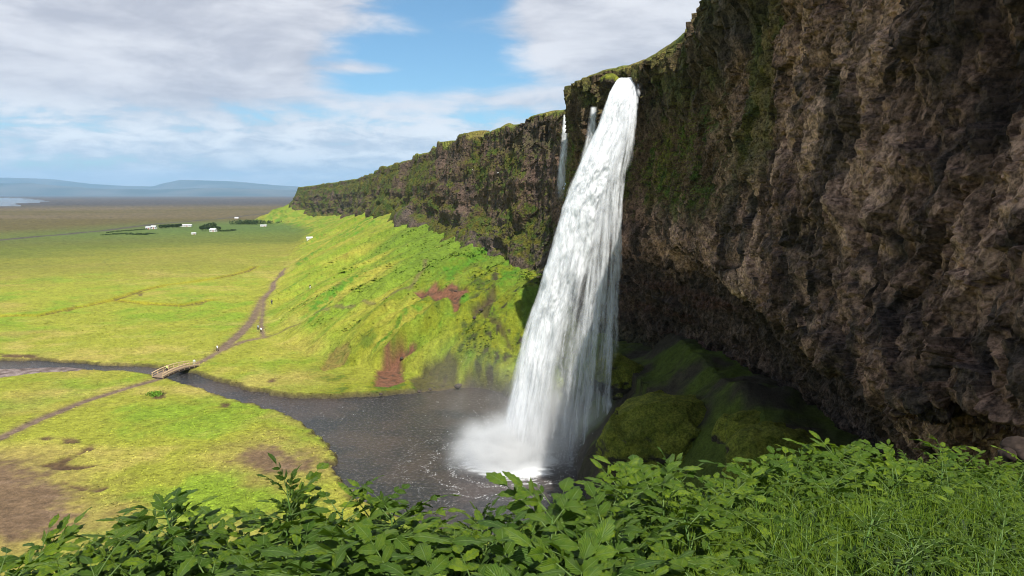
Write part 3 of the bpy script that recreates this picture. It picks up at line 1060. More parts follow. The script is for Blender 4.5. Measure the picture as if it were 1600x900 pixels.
# ------------------------------------------------------------------ water of river and pool
m_water, nt, out = material('river_water')
tcn = nt.n('ShaderNodeTexCoord').outputs['Object']
w1 = nt.noise(nt.vmul(tcn, (1, 1.6, 1)), 0.9, 5, 0.65, 0.6)
w2 = nt.noise(tcn, 4.0, 4, 0.7)
w3 = nt.noise(nt.vmul(tcn, (0.5, 1.3, 1)), 0.35, 6, 0.6, 1.2)
gx = nt.n('ShaderNodeSeparateXYZ')
nt.link(tcn, gx.inputs[0])
ddx = nt.math('SUBTRACT', gx.outputs[0], float(POOL_BASE[0]))
ddy = nt.math('SUBTRACT', gx.outputs[1], float(POOL_BASE[1]))
dist = nt.math('SQRT', nt.math('ADD', nt.math('MULTIPLY', ddx, ddx), nt.math('MULTIPLY', ddy, ddy)))
foam_near = nt.ramp(nt.math('ADD', nt.ramp(dist, 3.5, 12.0, 1.0, 0.0), nt.math('MULTIPLY', nt.math('SUBTRACT', w3, 0.5), 1.6)), 0.45, 0.95)
ring = nt.math('ABSOLUTE', nt.math('SINE', nt.math('ADD', nt.math('MULTIPLY', dist, 0.8), nt.math('MULTIPLY', w3, 7.0))))
foam_ring = nt.math('MULTIPLY', nt.ramp(ring, 0.985, 1.0), nt.math('MULTIPLY', nt.ramp(dist, 22, 9), nt.ramp(w2, 0.5, 0.62)))
fleck = nt.math('MULTIPLY', nt.ramp(nt.noise(nt.vmul(tcn, (0.8, 1.8, 1)), 1.1, 3, 0.6), 0.70, 0.75), nt.ramp(nt.noise(tcn, 0.09, 3, 0.5), 0.47, 0.58))
fo = nt.math('MAXIMUM', foam_near, nt.math('MAXIMUM', foam_ring, fleck))
bedc = nt.mix(nt.ramp(nt.noise(tcn, 0.05, 4, 0.6), 0.42, 0.6), (0.022, 0.022, 0.024), (0.050, 0.038, 0.033))
bedc = nt.mix(nt.ramp(nt.noise(tcn, 1.7, 5, 0.8), 0.50, 0.66), bedc, (0.115, 0.100, 0.095))
colw = nt.mix(fo, bedc, (0.78, 0.8, 0.82))
hw = nt.math('ADD', w1, nt.math('MULTIPLY', w2, 0.4))
principled(nt, out, colw, nt.math('ADD', 0.17, nt.math('MULTIPLY', fo, 0.5)), nt.bump(hw, 0.8, 0.3), 0.35)
xs = np.concatenate([[-9000, -2500], np.linspace(-320, 60, 120), [500]])
ys = np.concatenate([[60], np.linspace(70, 260, 120), [1500, 9000]])
WX, WY = np.meshgrid(xs, ys)
wz = 0.05 * fbm(WX / 5, WY / 5, 0, 3) * ((WX > -330) & (WX < 80) & (WY < 270))
wat = mesh_np('water', np.stack([WX, WY, wz], -1), grid_faces(*WX.shape), m_water)
tag(wat, kind='structure')

# ------------------------------------------------------------------ waterfalls
m_fall, nt, out = material('falling_water')
dens = nt.attr('dens', 'Fac')
uvn = nt.n('ShaderNodeUVMap').outputs[0]
fa_ = nt.noise(nt.vmul(uvn, (1.0, 0.13, 1)), 1.0, 7, 0.62, 0.5)
fb_ = nt.noise(nt.vmul(uvn, (1.0, 0.2, 1)), 2.4, 5, 0.62)
al = nt.math('MULTIPLY', dens, nt.math('ADD', 0.16, nt.math('ADD', nt.math('MULTIPLY', nt.ramp(fa_, 0.33, 0.66), 0.75), nt.math('MULTIPLY', nt.ramp(fb_, 0.38, 0.64), 0.65))), clamp=True)
df = nt.n('ShaderNodeBsdfDiffuse')
df.inputs['Color'].default_value = (0.90, 0.92, 0.95, 1)
bn = nt.bump(nt.math('ADD', fa_, nt.math('MULTIPLY', fb_, 0.25)), 0.28, 0.8)
nt.link(bn, df.inputs['Normal'])
tl = nt.n('ShaderNodeBsdfTranslucent')
tl.inputs['Color'].default_value = (0.90, 0.93, 0.97, 1)
m1 = nt.n('ShaderNodeMixShader')
m1.inputs[0].default_value = 0.42
nt.link(df.outputs[0], m1.inputs[1])
nt.link(tl.outputs[0], m1.inputs[2])
trn = nt.n('ShaderNodeBsdfTransparent')
m2 = nt.n('ShaderNodeMixShader')
nt.link(al, m2.inputs[0])
nt.link(trn.outputs[0], m2.inputs[1])
nt.link(m1.outputs[0], m2.inputs[2])
nt.link(m2.outputs[0], out.inputs['Surface'])


def fall_shell(name, prof, depth_k, thick, nt_, na, seed, density, parent, zlen):
    """one curved skin of falling water; prof rows: left point, right point (x,y,z)"""
    L = pchip([p[0] for p in prof], [nt_ // (len(prof) - 1)] * (len(prof) - 1))
    Rr = pchip([p[1] for p in prof], [nt_ // (len(prof) - 1)] * (len(prof) - 1))
    T = len(L)
    a = np.linspace(0, 1, na)[None, :]
    t = np.linspace(0, 1, T)[:, None]
    P = L[:, None] + (Rr - L)[:, None] * a[..., None]
    wid = np.linalg.norm(Rr - L, axis=1)[:, None]
    bul = np.sqrt(np.clip(1 - (2 * a - 1) ** 2, 0, 1))
    P[..., 1] += depth_k * thick * bul * (0.3 + 0.7 * t ** 0.7)
    am = (a - 0.5) * wid                                 # metres across
    tm = t * zlen
    lump = fbm(am / 1.6 + seed, tm / 5 + seed, seed * 1.7, 4)
    P[..., 1] -= (lerp(0.7, 1.2, t) * lump + 0.3 * fbm(am / 0.5, tm / 2.2, seed, 3)) * np.clip(t * 5, 0.15, 1)
    P[..., 0] += 0.25 * fbm(am / 1.2, tm / 3, seed + 4, 3) * np.clip(t * 6, 0, 1)
    al = density(a + 0 * t, t + 0 * a, am + 0 * t, tm + 0 * a, seed)
    uv = np.stack([am + 0 * t + seed * 7, tm + 0 * a + seed * 3], -1)
    return mesh_np(name, P, grid_faces(T, na), m_fall, parent, floats={'dens': np.clip(al, 0, 1)}, uv=uv)


def row3(uL, uR, v, Y):
    return at_y(uL, v, Y), at_y(uR, v, Y)


_pr = ((122, 967, 993, 106.5), (126, 963, 993, 104.4), (150, 951, 994, 103.2), (190, 937, 990, 102.6), (250, 909, 980, 102.4), (290, 892, 972, 102.6), (330, 877, 967, 102.9),
       (386, 861, 963, 103.3), (450, 842, 959, 103.8), (504, 824, 955, 104.3), (588, 801, 947, 105.0), (690, 780, 936, 106.0), (740, 771, 930, 106.5))
PROF = [row3(a_, b_, v_, y_) for v_, a_, b_, y_ in _pr]


def main_density(a, t, am, tm, s):
    warp = 0.12 * fbm(am / 2.5, tm / 7, s + 2, 4, 0.6) * (0.5 + t) + 0.05 * fbm(am / 0.8, tm / 3.0, s + 6, 3)
    ax = a + warp
    split = np.interp(t, [0, 0.15, 0.33, 0.58, 0.67, 0.83, 1.0], [1.0, 0.86, 0.70, 0.50, 0.40, 0.33, 0.33])        # the solid jet is on the left, thinning to a veil on the right
    jet = sstep(ax, -0.03, 0.09 + 0.05 * t) * sstep(ax, split + 0.22, split - 0.14)
    veil = sstep(ax, 0.0, 0.06) * sstep(ax, 1.0, 0.70)
    tongues = fbm(am / 1.9 + 3, tm / 11 - am / 6, s, 5, 0.5)
    strands = ridged(am / 2.2, tm / 45, s + 9, 4)
    jd = jet * (0.92 + 0.85 * tongues - 0.2 * sstep(t, 0.75, 1.0))
    fine = ridged(am / 0.9 + 3, tm / 30, s + 4, 3)
    vd = 0.55 * veil * np.clip(0.02 + 0.36 * sstep(strands + 0.5 * tongues, 0.25, 0.85) + 0.16 * sstep(fine, 0.2, 0.8) + 0.16 * tongues, 0.0, 1) * lerp(1.15, 0.62, t)
    tail = sstep(t, 1.0, 0.90) * sstep(t + 0.07 * fbm(am / 0.6, 0.5, s, 3) - 0.012, -0.004, 0.022)
    return np.maximum(jd, vd) * tail * sstep(t, -0.01, 0.015)


fall = empty('waterfall', (float(PROF[-1][0][0] + PROF[-1][1][0]) / 2, 106.0, 0.0))
tag(fall, 'tall white main waterfall plunging from the cliff lip into the dark pool', 'waterfall')
fall_off = Vector(fall.location)


def local(o, root):
    o.matrix_parent_inverse = Matrix.Translation(-Vector(root.location))
    return o


for k, (nm, dk, sd_) in enumerate((('front_curtain', -1.0, 1.3), ('middle_curtain', -0.25, 5.1), ('inner_curtain', 0.35, 8.7), ('rear_curtain', 1.0, 12.9))):
    local(fall_shell(nm, PROF, dk, 2.6, 384, 110, sd_, main_density, fall, 62), fall)


def strand_density(a, t, am, tm, s):
    e = sstep(a, 0, 0.4) * sstep(a, 1, 0.6)
    return e * (0.28 + 0.7 * fbm(am / 0.7, tm / 9, s, 4)) * sstep(t, 0, 0.12) * sstep(t, 1.0, 0.8)


for i, (u0, v0, u1, v1, wpx) in enumerate(((966, 250, 948, 700, 12), (968, 330, 936, 700, 8), (940, 420, 915, 705, 10), (956, 470, 950, 705, 8), (905, 430, 880, 715, 9), (925, 380, 898, 712, 7), (890, 480, 862, 718, 8), (976, 210, 962, 560, 7))):
    pr = []
    for q in np.linspace(0, 1, 5):
        u, v = lerp(u0, u1, q ** 0.8), lerp(v0, v1, q)
        pr.append(row3(u - wpx * (0.35 + 0.5 * q), u + wpx * (0.35 + 0.5 * q), v, 102.5 + 2.5 * q))
    local(fall_shell('strand', pr, -0.6, 0.5, 160, 16, 20 + i * 3.1, strand_density, fall, 35), fall)


# feathers of water torn off the edges of the fall
rs = np.random.RandomState(31)
Lc = pchip([p[0] for p in PROF], [20] * (len(PROF) - 1))
Rc = pchip([p[1] for p in PROF], [20] * (len(PROF) - 1))
fv_, ff_, fd_, fu_ = [], [], [], []
for k in range(230):
    right = k % 5 > 0
    a0 = rs.uniform(0.62, 1.03) if right else rs.uniform(0.03, 0.16)
    t0 = rs.uniform(0.04, 0.78)
    t1 = min(t0 + rs.uniform(0.10, 0.30), 0.985)
    da = rs.uniform(-0.02, 0.07) if right else rs.uniform(-0.02, 0.02)
    w0 = rs.uniform(0.12, 0.55)
    dy = rs.uniform(-2.6, 1.5)
    m_ = 22
    tq = np.linspace(t0, t1, m_)
    ii = tq * (len(Lc) - 1)
    i0 = np.minimum(ii.astype(int), len(Lc) - 2)
    fr = (ii - i0)[:, None]
    Lp, Rp = lerp(Lc[i0], Lc[i0 + 1], fr), lerp(Rc[i0], Rc[i0 + 1], fr)
    q_ = np.linspace(0, 1, m_)
    cen = Lp + (Rp - Lp) * (a0 + da * q_ + 0.012 * np.sin(q_ * rs.uniform(4, 9) + rs.uniform(0, 6)))[:, None]
    cen[:, 1] += dy * (0.3 + 0.7 * q_)
    wq = w0 * (0.35 + q_) * np.clip((1 - q_) * 5, 0.1, 1)
    base_ = len(fv_) * 3
    for j_ in range(m_):
        for b_, dd_ in ((-1, 0.0), (0, 1.0), (1, 0.0)):
            fd_.append(dd_ * rs.uniform(0.35, 0.6) * min(1, q_[j_] * 5) * min(1, (1 - q_[j_]) * 3))
            fu_.append((a0 * 10 + b_ * wq[j_], tq[j_] * 62))
        fv_.append(np.stack([cen[j_] + np.array([-wq[j_], 0.15, 0]), cen[j_] + np.array([0, -0.2, 0]), cen[j_] + np.array([wq[j_], 0.15, 0])]))
    for j_ in range(m_ - 1):
        for b_ in range(2):
            o_ = base_ + j_ * 3 + b_
            ff_.append((o_, o_ + 1, o_ + 4, o_ + 3))
feathers = local(mesh_np('feathers', np.concatenate(fv_), np.array(ff_), m_fall, fall, floats={'dens': np.array(fd_)}, uv=np.array(fu_)), fall)
tag(feathers, kind='stuff')


def thin_fall(label, prof, s, zlen, dens_k=0.8):
    root = empty('waterfall', tuple(0.5 * (prof[-1][0] + prof[-1][1])))
    tag(root, label, 'waterfall')

    def den(a, t, am, tm, sd__):
        e = sstep(a, 0, 0.35) * sstep(a, 1, 0.6)
        return e * (dens_k + 0.6 * fbm(am / 0.6, tm / 5, sd__, 4) - 0.45 * dens_k * t) * sstep(t, 0, 0.04) * sstep(t, 1, 0.75)
    for dk in (-1, 0.4):
        local(fall_shell('curtain', prof, dk, 0.5, 120, 18, s + dk, den, root, zlen), root)


thin_fall('thin wispy waterfall beside the left edge of the main waterfall', [row3(880, 889, 178, 140), row3(877, 889, 210, 139), row3(871, 886, 260, 138.5), row3(865, 882, 320, 138)], 31.0, 22)
thin_fall('narrow trickle behind the top left of the main waterfall', [row3(922, 934, 166, 111), row3(917, 932, 200, 110.4), row3(906, 926, 245, 110), row3(892, 914, 290, 110)], 35.0, 14, 0.55)
thin_fall('tiny white trickle dropping down the middle of the far cliff', [row3(678, 681, 262, 322), row3(677, 680.5, 272, 321), row3(675, 679, 282, 320), row3(673, 678, 292, 319)], 41.0, 12, 1.0)
thin_fall('tiny white trickle low on the cliff at its distant end', [row3(555.5, 558, 336, 655), row3(555, 558, 340, 654), row3(553, 557, 345, 653), row3(551, 556, 350, 652)], 44.0, 12, 0.9)

# spray and mist where the water lands
def vol_material(name, dens, scale, zpow, seed, lo=0.35, hi=0.75):
    m, nt, out = material(name)
    tco = nt.n('ShaderNodeTexCoord')
    o = tco.outputs['Object']                           # unit sphere coordinates
    ln = nt.n('ShaderNodeVectorMath', operation='LENGTH')
    nt.link(o, ln.inputs[0])
    fall_ = nt.ramp(ln.outputs['Value'], 0.15, 1.0, 1.0, 0.0)
    ofs = nt.n('ShaderNodeVectorMath', operation='ADD')
    nt.link(o, ofs.inputs[0])
    ofs.inputs[1].default_value = (seed, seed * 2, seed * 3)
    nz = nt.ramp(nt.noise(ofs.outputs[0], scale, 4, 0.6, 0.3), lo, hi)
    d = nt.math('MULTIPLY', nt.math('MULTIPLY', nt.math('POWER', fall_, zpow), nz), dens)
    pv = nt.n('ShaderNodeVolumePrincipled')
    pv.inputs['Color'].default_value = (0.96, 0.97, 0.98, 1)
    pv.inputs['Anisotropy'].default_value = 0.1
    nt.link(d, pv.inputs['Density'])
    nt.link(pv.outputs[0], out.inputs['Volume'])
    return m


def puff(name, loc, sc, mat, parent):
    bm = bmesh.new()
    bmesh.ops.create_icosphere(bm, subdivisions=3, radius=1.0)
    o = bm_obj(name, bm, mat, parent, True)
    o.location = Vector(loc) - Vector(parent.location)
    o.scale = sc
    return o


bx, by = float(POOL_BASE[0]), float(POOL_BASE[1])
puff('spray', (bx - 1.8, by - 1.0, 2.0), (11.0, 8.0, 8.0), vol_material('spray_dense', 1.15, 2.6, 1.6, 1.7, 0.3, 0.7), fall)
puff('mist', (bx + 4.5, by + 0.5, 4.0), (17.0, 9.0, 15.0), vol_material('mist_thin', 0.17, 1.8, 1.0, 4.1), fall)
puff('mist', (bx - 8, by + 14, 6.0), (15.0, 9.0, 15.0), vol_material('mist_drift', 0.026, 1.5, 1.0, 7.7), fall)

# drops thrown out where the jet strikes the pool
rs = np.random.RandomState(12)
n = 14000
q = rs.rand(n) ** 0.7
src = np.stack([rs.normal(bx - 0.5, 1.8, n) + (rs.rand(n) < 0.3) * rs.uniform(0, 13, n), rs.normal(by, 1.2, n), np.zeros(n)], -1)
an = rs.uniform(0, 6.283, n)
sp = np.abs(rs.normal(0, 1, n)) * 2.3
vel = np.stack([np.cos(an) * sp - 1.2, np.sin(an) * sp, np.abs(rs.normal(0, 1, n)) * 5.0 + 0.8], -1)
tt = q * (2 * vel[:, 2] / 9.8)
pos = src + vel * tt[:, None]
pos[:, 2] = vel[:, 2] * tt - 4.9 * tt * tt + 0.05
dirv = vel - np.stack([0 * tt, 0 * tt, 9.8 * tt], -1)
dirv /= np.linalg.norm(dirv, axis=1)[:, None]
sz_ = rs.uniform(0.015, 0.06, n)[:, None]
side = np.cross(dirv, rs.normal(size=(n, 3)))
side /= np.linalg.norm(side, axis=1)[:, None]
oth = np.cross(dirv, side)
V = np.stack([pos + dirv * sz_ * 2.5, pos + side * sz_, pos - side * sz_ * 0.6 + oth * sz_ * 0.8, pos - side * sz_ * 0.6 - oth * sz_ * 0.8], 1)
F = (np.arange(n) * 4)[:, None, None] + np.array([[0, 1, 2], [0, 2, 3], [0, 3, 1], [1, 3, 2]])[None]
m_drop, nt, out = material('white_drops')
d1 = nt.n('ShaderNodeBsdfDiffuse')
d1.inputs['Color'].default_value = (0.9, 0.92, 0.94, 1)
d2 = nt.n('ShaderNodeBsdfTranslucent')
d2.inputs['Color'].default_value = (0.9, 0.92, 0.94, 1)
ms = nt.n('ShaderNodeMixShader')
nt.link(d1.outputs[0], ms.inputs[1])
nt.link(d2.outputs[0], ms.inputs[2])
nt.link(ms.outputs[0], out.inputs['Surface'])
drops = local(mesh_np('drops', V, F.reshape(-1, 3), m_drop, fall), fall)
tag(drops, kind='stuff')

# ------------------------------------------------------------------ mossy boulders and stones
m_moss, nt, out = material('moss_boulder')
tcn = nt.n('ShaderNodeTexCoord').outputs['Object']
geo = nt.n('ShaderNodeNewGeometry')
sz = nt.n('ShaderNodeSeparateXYZ')
nt.link(geo.outputs['Normal'], sz.inputs[0])
b1 = nt.noise(tcn, 0.8, 6, 0.65)
b2 = nt.noise(tcn, 4.0, 5, 0.7)
mm = nt.ramp(nt.math('ADD', sz.outputs[2], nt.math('MULTIPLY', b1, 0.9)), 0.25, 0.75)
gcol = nt.mix(nt.ramp(b1, 0.35, 0.65), (0.085, 0.10, 0.012), (0.16, 0.165, 0.022))
colb = nt.mix(mm, (0.045, 0.036, 0.028), gcol)
colb = nt.mix(1.0, colb, nt.mix(nt.ramp(b2, 0.35, 0.65), (0.55, 0.55, 0.55), (1.35, 1.35, 1.3)), 'MULTIPLY')
principled(nt, out, colb, 0.95, nt.bump(nt.math('ADD', b1, nt.math('MULTIPLY', b2, 0.4)), 0.9, 0.4), 0.15)

m_stone, nt, out = material('grey_stone')
tcn = nt.n('ShaderNodeTexCoord').outputs['Object']
b1 = nt.noise(tcn, 2.0, 6, 0.65)
principled(nt, out, nt.mix(nt.ramp(b1, 0.35, 0.65), (0.03, 0.024, 0.020), (0.085, 0.064, 0.052)), 0.9, nt.bump(b1, 0.8, 0.1), 0.25)


m_brown = plain('brown_rock', (0.036, 0.026, 0.021), 0.9, 0.15, 0.5, 3.0)  # brown rock, its colour darkened to carry the shade at the cliff foot


def boulder(name, loc, size, rz, seed, mat, label, group=None, sub=5, cat='boulder', lump=0.33):
    bm = bmesh.new()
    bmesh.ops.create_icosphere(bm, subdivisions=sub, radius=1.0)
    P = np.array([v.co[:] for v in bm.verts])
    f1, f2, cid = worley(P[:, 0] * 1.1 + seed, P[:, 1] * 1.1, P[:, 2] * 1.1)
    fv, fe = facets(P[:, 0] * 1.25 + seed, P[:, 1] * 1.25, P[:, 2] * 1.25, 0.9, 0.5)
    k = 1 + (0.13 if mat is m_moss else 0.3) * fv + 0.5 * lump * fbm(P[:, 0] * 0.9 + seed, P[:, 1] * 0.9, P[:, 2] * 0.9, 4) + 0.10 * (cid - 0.5) + 0.05 * fbm(P[:, 0] * 5, P[:, 1] * 5 + seed, P[:, 2] * 5, 3)
    for v, kk in zip(bm.verts, k):
        v.co = Vector((v.co.x * size[0], v.co.y * size[1], v.co.z * size[2])) * float(kk)
    o = bm_obj(name, bm, mat, None, True)
    o.location = loc
    o.rotation_euler = (0, 0, rz)
    return tag(o, label, cat, group)


def B(u, v, Y, sz_, rz, seed, label, **kw):
    p = at_y(u, v, Y)
    return boulder('mossy_boulder', tuple(float(q) for q in p), sz_, rz, seed, m_moss, label, 'mossy boulders under the overhang', **kw)


B(1050, 690, 84, (10.6, 7.4, 6.4), 0.4, 1.0, 'largest moss covered boulder under the overhang right of the waterfall', sub=6)
B(1172, 690, 72, (3.6, 4.0, 3.2), 0.2, 3.0, 'small dark mossy boulder wedged right of the largest mossy boulder')
B(1215, 735, 62, (5.0, 4.5, 4.2), -0.3, 5.0, 'low mossy boulder just above the plants below the cliff overhang')
B(965, 590, 108, (4.6, 4.0, 3.4), 0.0, 7.0, 'mossy hump seen through the right veil of the waterfall')
for i, (u, v, Y, s) in enumerate(((1592, 702, 12.6, 0.30), (1574, 712, 12.3, 0.2), (1604, 716, 12.2, 0.26))):
    p = at_y(u, v, Y)
    boulder('rock', tuple(float(q) for q in p), (s, s * 0.8, s * 0.7), i, 11.0 + i, m_brown,
            ('dark brown rock at the cliff foot, uppermost of three at the right edge', 'smallest brown rock left of two others at the right edge',
             'brown rock lowest of three at the right edge by the cliff foot')[i], 'rocks at the cliff foot', sub=3, cat='rock')
for u, v, Y, sz_, k, mt, lab in ((1003, 126, 103.6, (1.2, 1.4, 2.0), 51, m_stone, 'dark upright rock at the right side of the waterfall lip'),
                                (954, 128, 106.5, (1.6, 1.4, 1.1), 57, m_moss, 'mossy rock at the left side of the waterfall lip')):
    boulder('rock', tuple(float(q) for q in at_y(u, v, Y)), sz_, 0.3, k, mt, lab, 'rocks at the waterfall lip', sub=4, cat='rock')
# stones along the pool rim
rng = random.Random(8)
for i, (u, v) in enumerate(((655, 612), (672, 609), (595, 616), (716, 604), (742, 502), (752, 494), (628, 574), (712, 466))):
    g = on_land(u, v)[0]
    zz = float(land(np.array([g[0]]), np.array([g[1]]))[0])
    s = rng.uniform(0.3, 0.7)
    boulder('stone', (g[0], g[1], max(zz, 0.0)), (s * 1.3, s, s * 0.7), rng.uniform(0, 3), 30 + i, m_stone, 'small dark stone on the green bank left of the waterfall', 'stones on the bank by the pool', sub=2, cat='stone')

# ------------------------------------------------------------------ haze over the plain
m_haze, nt, out = material('haze_air')
pv = nt.n('ShaderNodeVolumePrincipled')
pv.inputs['Color'].default_value = (0.44, 0.72, 1.0, 1)
pv.inputs['Density'].default_value = 4.0e-5
pv.inputs['Anisotropy'].default_value = 0.2
nt.link(pv.outputs[0], out.inputs['Volume'])
bm = bmesh.new()
bm_box(bm, (0, 0, 598), (76000, 76000, 1204))
haze = bm_obj('haze', bm, m_haze)
tag(haze, kind='stuff')


def zland(x, y):
    """height of the ground as built"""
    X, Y = np.atleast_2d(np.array([x], float)), np.atleast_2d(np.array([y], float))
    return float(ground_surface(X, Y, land(X, Y))[0][0, 0])


# ------------------------------------------------------------------ footbridge
m_wood = plain('weathered_timber', (0.52, 0.38, 0.23), 0.8, 0.2, 0.3, 5)
m_deck = plain('dark_deck', (0.20, 0.145, 0.10), 0.85, 0.2, 0.3, 5)  # planks darker than the rails
m_beam = plain('dark_timber', (0.06, 0.045, 0.035), 0.9)
e0, e1 = px([(246, 590)], 0.9)[0], px([(304, 571)], 0.9)[0]
ang = math.atan2(e1[1] - e0[1], e1[0] - e0[0])
BL = float(np.hypot(*(e1 - e0)))
bridge = empty('footbridge', (e0[0], e0[1], 0.9), ang)
tag(bridge, 'arched wooden footbridge with slatted rails over the river', 'bridge')


def arch(s):
    return 0.55 * math.sin(math.pi * min(max(s / BL, 0), 1)) ** 0.9


BW = 1.5
bm = bmesh.new()
bm_box(bm, (0, 0, 0), (BL / 44 * 0.86, BW * 2 + 0.1, 0.06))
pk = bm_obj('plank', bm, m_deck, bridge)
for i in range(44):
    o = pk if i == 0 else pk.copy()
    if i:
        COL.objects.link(o)
        o.parent = bridge
    s = BL * (i + 0.5) / 44
    o.location = (s, 0, arch(s) + 0.03)
    o.rotation_euler = (0, -math.atan2(arch(s + 0.1) - arch(s - 0.1), 0.2), 0)
for sgn in (-1, 1):
    for yy, zz, hh_ in ((BW - 0.15, -0.22, 0.36),):
        bm = bmesh.new()
        ss = np.linspace(0, BL, 15)
        for a_, b_ in zip(ss[:-1], ss[1:]):
            za, zb_ = arch(a_), arch(b_)
            L_ = math.hypot(b_ - a_, zb_ - za)
            bm_box(bm, ((a_ + b_) / 2, sgn * yy, (za + zb_) / 2 + zz), (L_ + 0.02, 0.24, hh_), Matrix.Rotation(-math.atan2(zb_ - za, b_ - a_), 3, 'Y'))
        bm_obj('beam', bm, m_beam, bridge)
    for zr in (0.46, 0.98):
        bm = bmesh.new()
        for a_, b_ in zip(ss[:-1], ss[1:]):
            za, zb_ = arch(a_), arch(b_)
            L_ = math.hypot(b_ - a_, zb_ - za)
            bm_box(bm, ((a_ + b_) / 2, sgn * (BW + (0.07 if zr < 0.9 else 0.0)), (za + zb_) / 2 + zr), (L_ + 0.01, 0.07 if zr < 0.9 else 0.2, 0.2 if zr < 0.9 else 0.12), Matrix.Rotation(-math.atan2(zb_ - za, b_ - a_), 3, 'Y'))
        bm_obj('rail', bm, m_wood, bridge)
    for i in range(8):
        s = 0.1 + (BL - 0.2) * i / 7
        bm = bmesh.new()
        bm_box(bm, (s, sgn * (BW - 0.03), arch(s) + 0.38), (0.14, 0.12, 1.16), None, 0.01)
        bm_obj('post', bm, m_wood, bridge)
for s in (0.4, BL - 0.4):
    bm = bmesh.new()
    bm_box(bm, (s, 0, -0.75), (0.9, BW * 2 - 0.2, 1.2), None, 0.05)
    bm_obj('abutment', bm, m_stone, bridge)

# ------------------------------------------------------------------ people
m_skin = plain('skin', (0.55, 0.36, 0.27), 0.6)
CLOTH = {}


def cloth(c):
    if c not in CLOTH:
        CLOTH[c] = plain('cloth', c, 0.9, 0.1, 0.15, 12)
    return CLOTH[c]


def skin_obj(name, verts, edges, radii, mat, parent, root=0, sub=1):
    me = bpy.data.meshes.new(name)
    me.from_pydata(verts, edges, [])
    o = bpy.data.objects.new(name, me)
    COL.objects.link(o)
    o.parent = parent
    md = o.modifiers.new('skin', 'SKIN')
    md.use_smooth_shade = True
    sv = me.skin_vertices[0].data
    for i, r_ in enumerate(radii):
        sv[i].radius = (r_, r_)
        sv[i].use_root = (i == root)
    sb = o.modifiers.new('sub', 'SUBSURF')
    sb.levels = sub
    sb.render_levels = sub
    me.materials.append(mat)
    return o


def person(x, y, z, face, label, top, legs, hair=(0.06, 0.04, 0.03), stride=0.2, scale=1.0, bag=None):
    root = empty('person', (x, y, z), face)
    root.scale = (scale,) * 3
    tag(root, label, 'person', 'walkers near the river')
    s = stride
    # walking along local +Y
    J = [(0, 0, 0.95), (0, 0, 1.15), (0, 0.01, 1.38), (0, 0.02, 1.50), (0, 0.03, 1.62), (0, 0.04, 1.72),
         (0.10, 0, 0.90), (0.11, s * 0.55, 0.50), (0.11, s * 0.6, 0.09), (0.11, s * 0.6 + 0.17, 0.04),
         (-0.10, 0, 0.90), (-0.11, -s * 0.35, 0.50), (-0.11, -s * 0.9, 0.10), (-0.11, -s * 0.9 + 0.17, 0.04),
         (0.19, 0, 1.40), (0.24, -s * 0.4, 1.13), (0.25, -s * 0.3 + 0.06, 0.88), (0.25, -s * 0.3 + 0.09, 0.78),
         (-0.19, 0, 1.40), (-0.24, s * 0.3, 1.13), (-0.25, s * 0.4 + 0.08, 0.88), (-0.25, s * 0.4 + 0.11, 0.78)]
    E = [(0, 1), (1, 2), (2, 3), (3, 4), (4, 5), (0, 6), (6, 7), (7, 8), (8, 9), (0, 10), (10, 11), (11, 12), (12, 13), (2, 14), (14, 15), (15, 16), (16, 17), (2, 18), (18, 19), (19, 20), (20, 21)]
    rad = [0.13, 0.12, 0.13, 0.055, 0.095, 0.075, 0.085, 0.06, 0.045, 0.035, 0.085, 0.06, 0.045, 0.035, 0.055, 0.045, 0.035, 0.03, 0.055, 0.045, 0.035, 0.03]
    skin_obj('body', J, E, rad, m_skin, root)
    # jacket: torso and arms; trousers: legs
    jt = [J[0], J[1], J[2], (0, 0.01, 1.46), J[14], J[15], J[16], J[18], J[19], J[20]]
    skin_obj('jacket', jt, [(0, 1), (1, 2), (2, 3), (2, 4), (4, 5), (5, 6), (2, 7), (7, 8), (8, 9)], [0.17, 0.165, 0.17, 0.08, 0.085, 0.07, 0.055, 0.085, 0.07, 0.055], cloth(top), root)
    jl = [J[0], J[6], J[7], J[8], J[10], J[11], J[12]]
    skin_obj('trousers', jl, [(0, 1), (1, 2), (2, 3), (0, 4), (4, 5), (5, 6)], [0.155, 0.11, 0.085, 0.07, 0.11, 0.085, 0.07], cloth(legs), root)
    bm = bmesh.new()
    bmesh.ops.create_uvsphere(bm, u_segments=10, v_segments=8, radius=0.115)
    for v in bm.verts:
        v.co = Vector((v.co.x * 0.9, v.co.y * 1.0 + 0.015, v.co.z * 0.95 + 1.70))
        if v.co.y > 0.06 and v.co.z < 1.72:
            v.co.y = 0.06
    bm_obj('hair', bm, cloth(hair), root, True)
    if bag:
        bm = bmesh.new()
        bm_box(bm, (0, -0.22, 1.22), (0.3, 0.17, 0.45), None, 0.04)
        bo = bm_obj('rucksack', bm, cloth(bag), None, True)
        bo.parent = root
    return root


NAVY, BLACK, WHITE, YEL, GREY = (0.03, 0.04, 0.08), (0.02, 0.02, 0.022), (0.78, 0.79, 0.82), (0.62, 0.72, 0.22), (0.30, 0.34, 0.42)


def stand(u, v, **kw):
    g = px([(u, v)], 0.7)[0]
    z = zland(g[0], g[1])
    g = px([(u, v)], z)[0]
    return person(g[0], g[1], zland(g[0], g[1]), **kw)


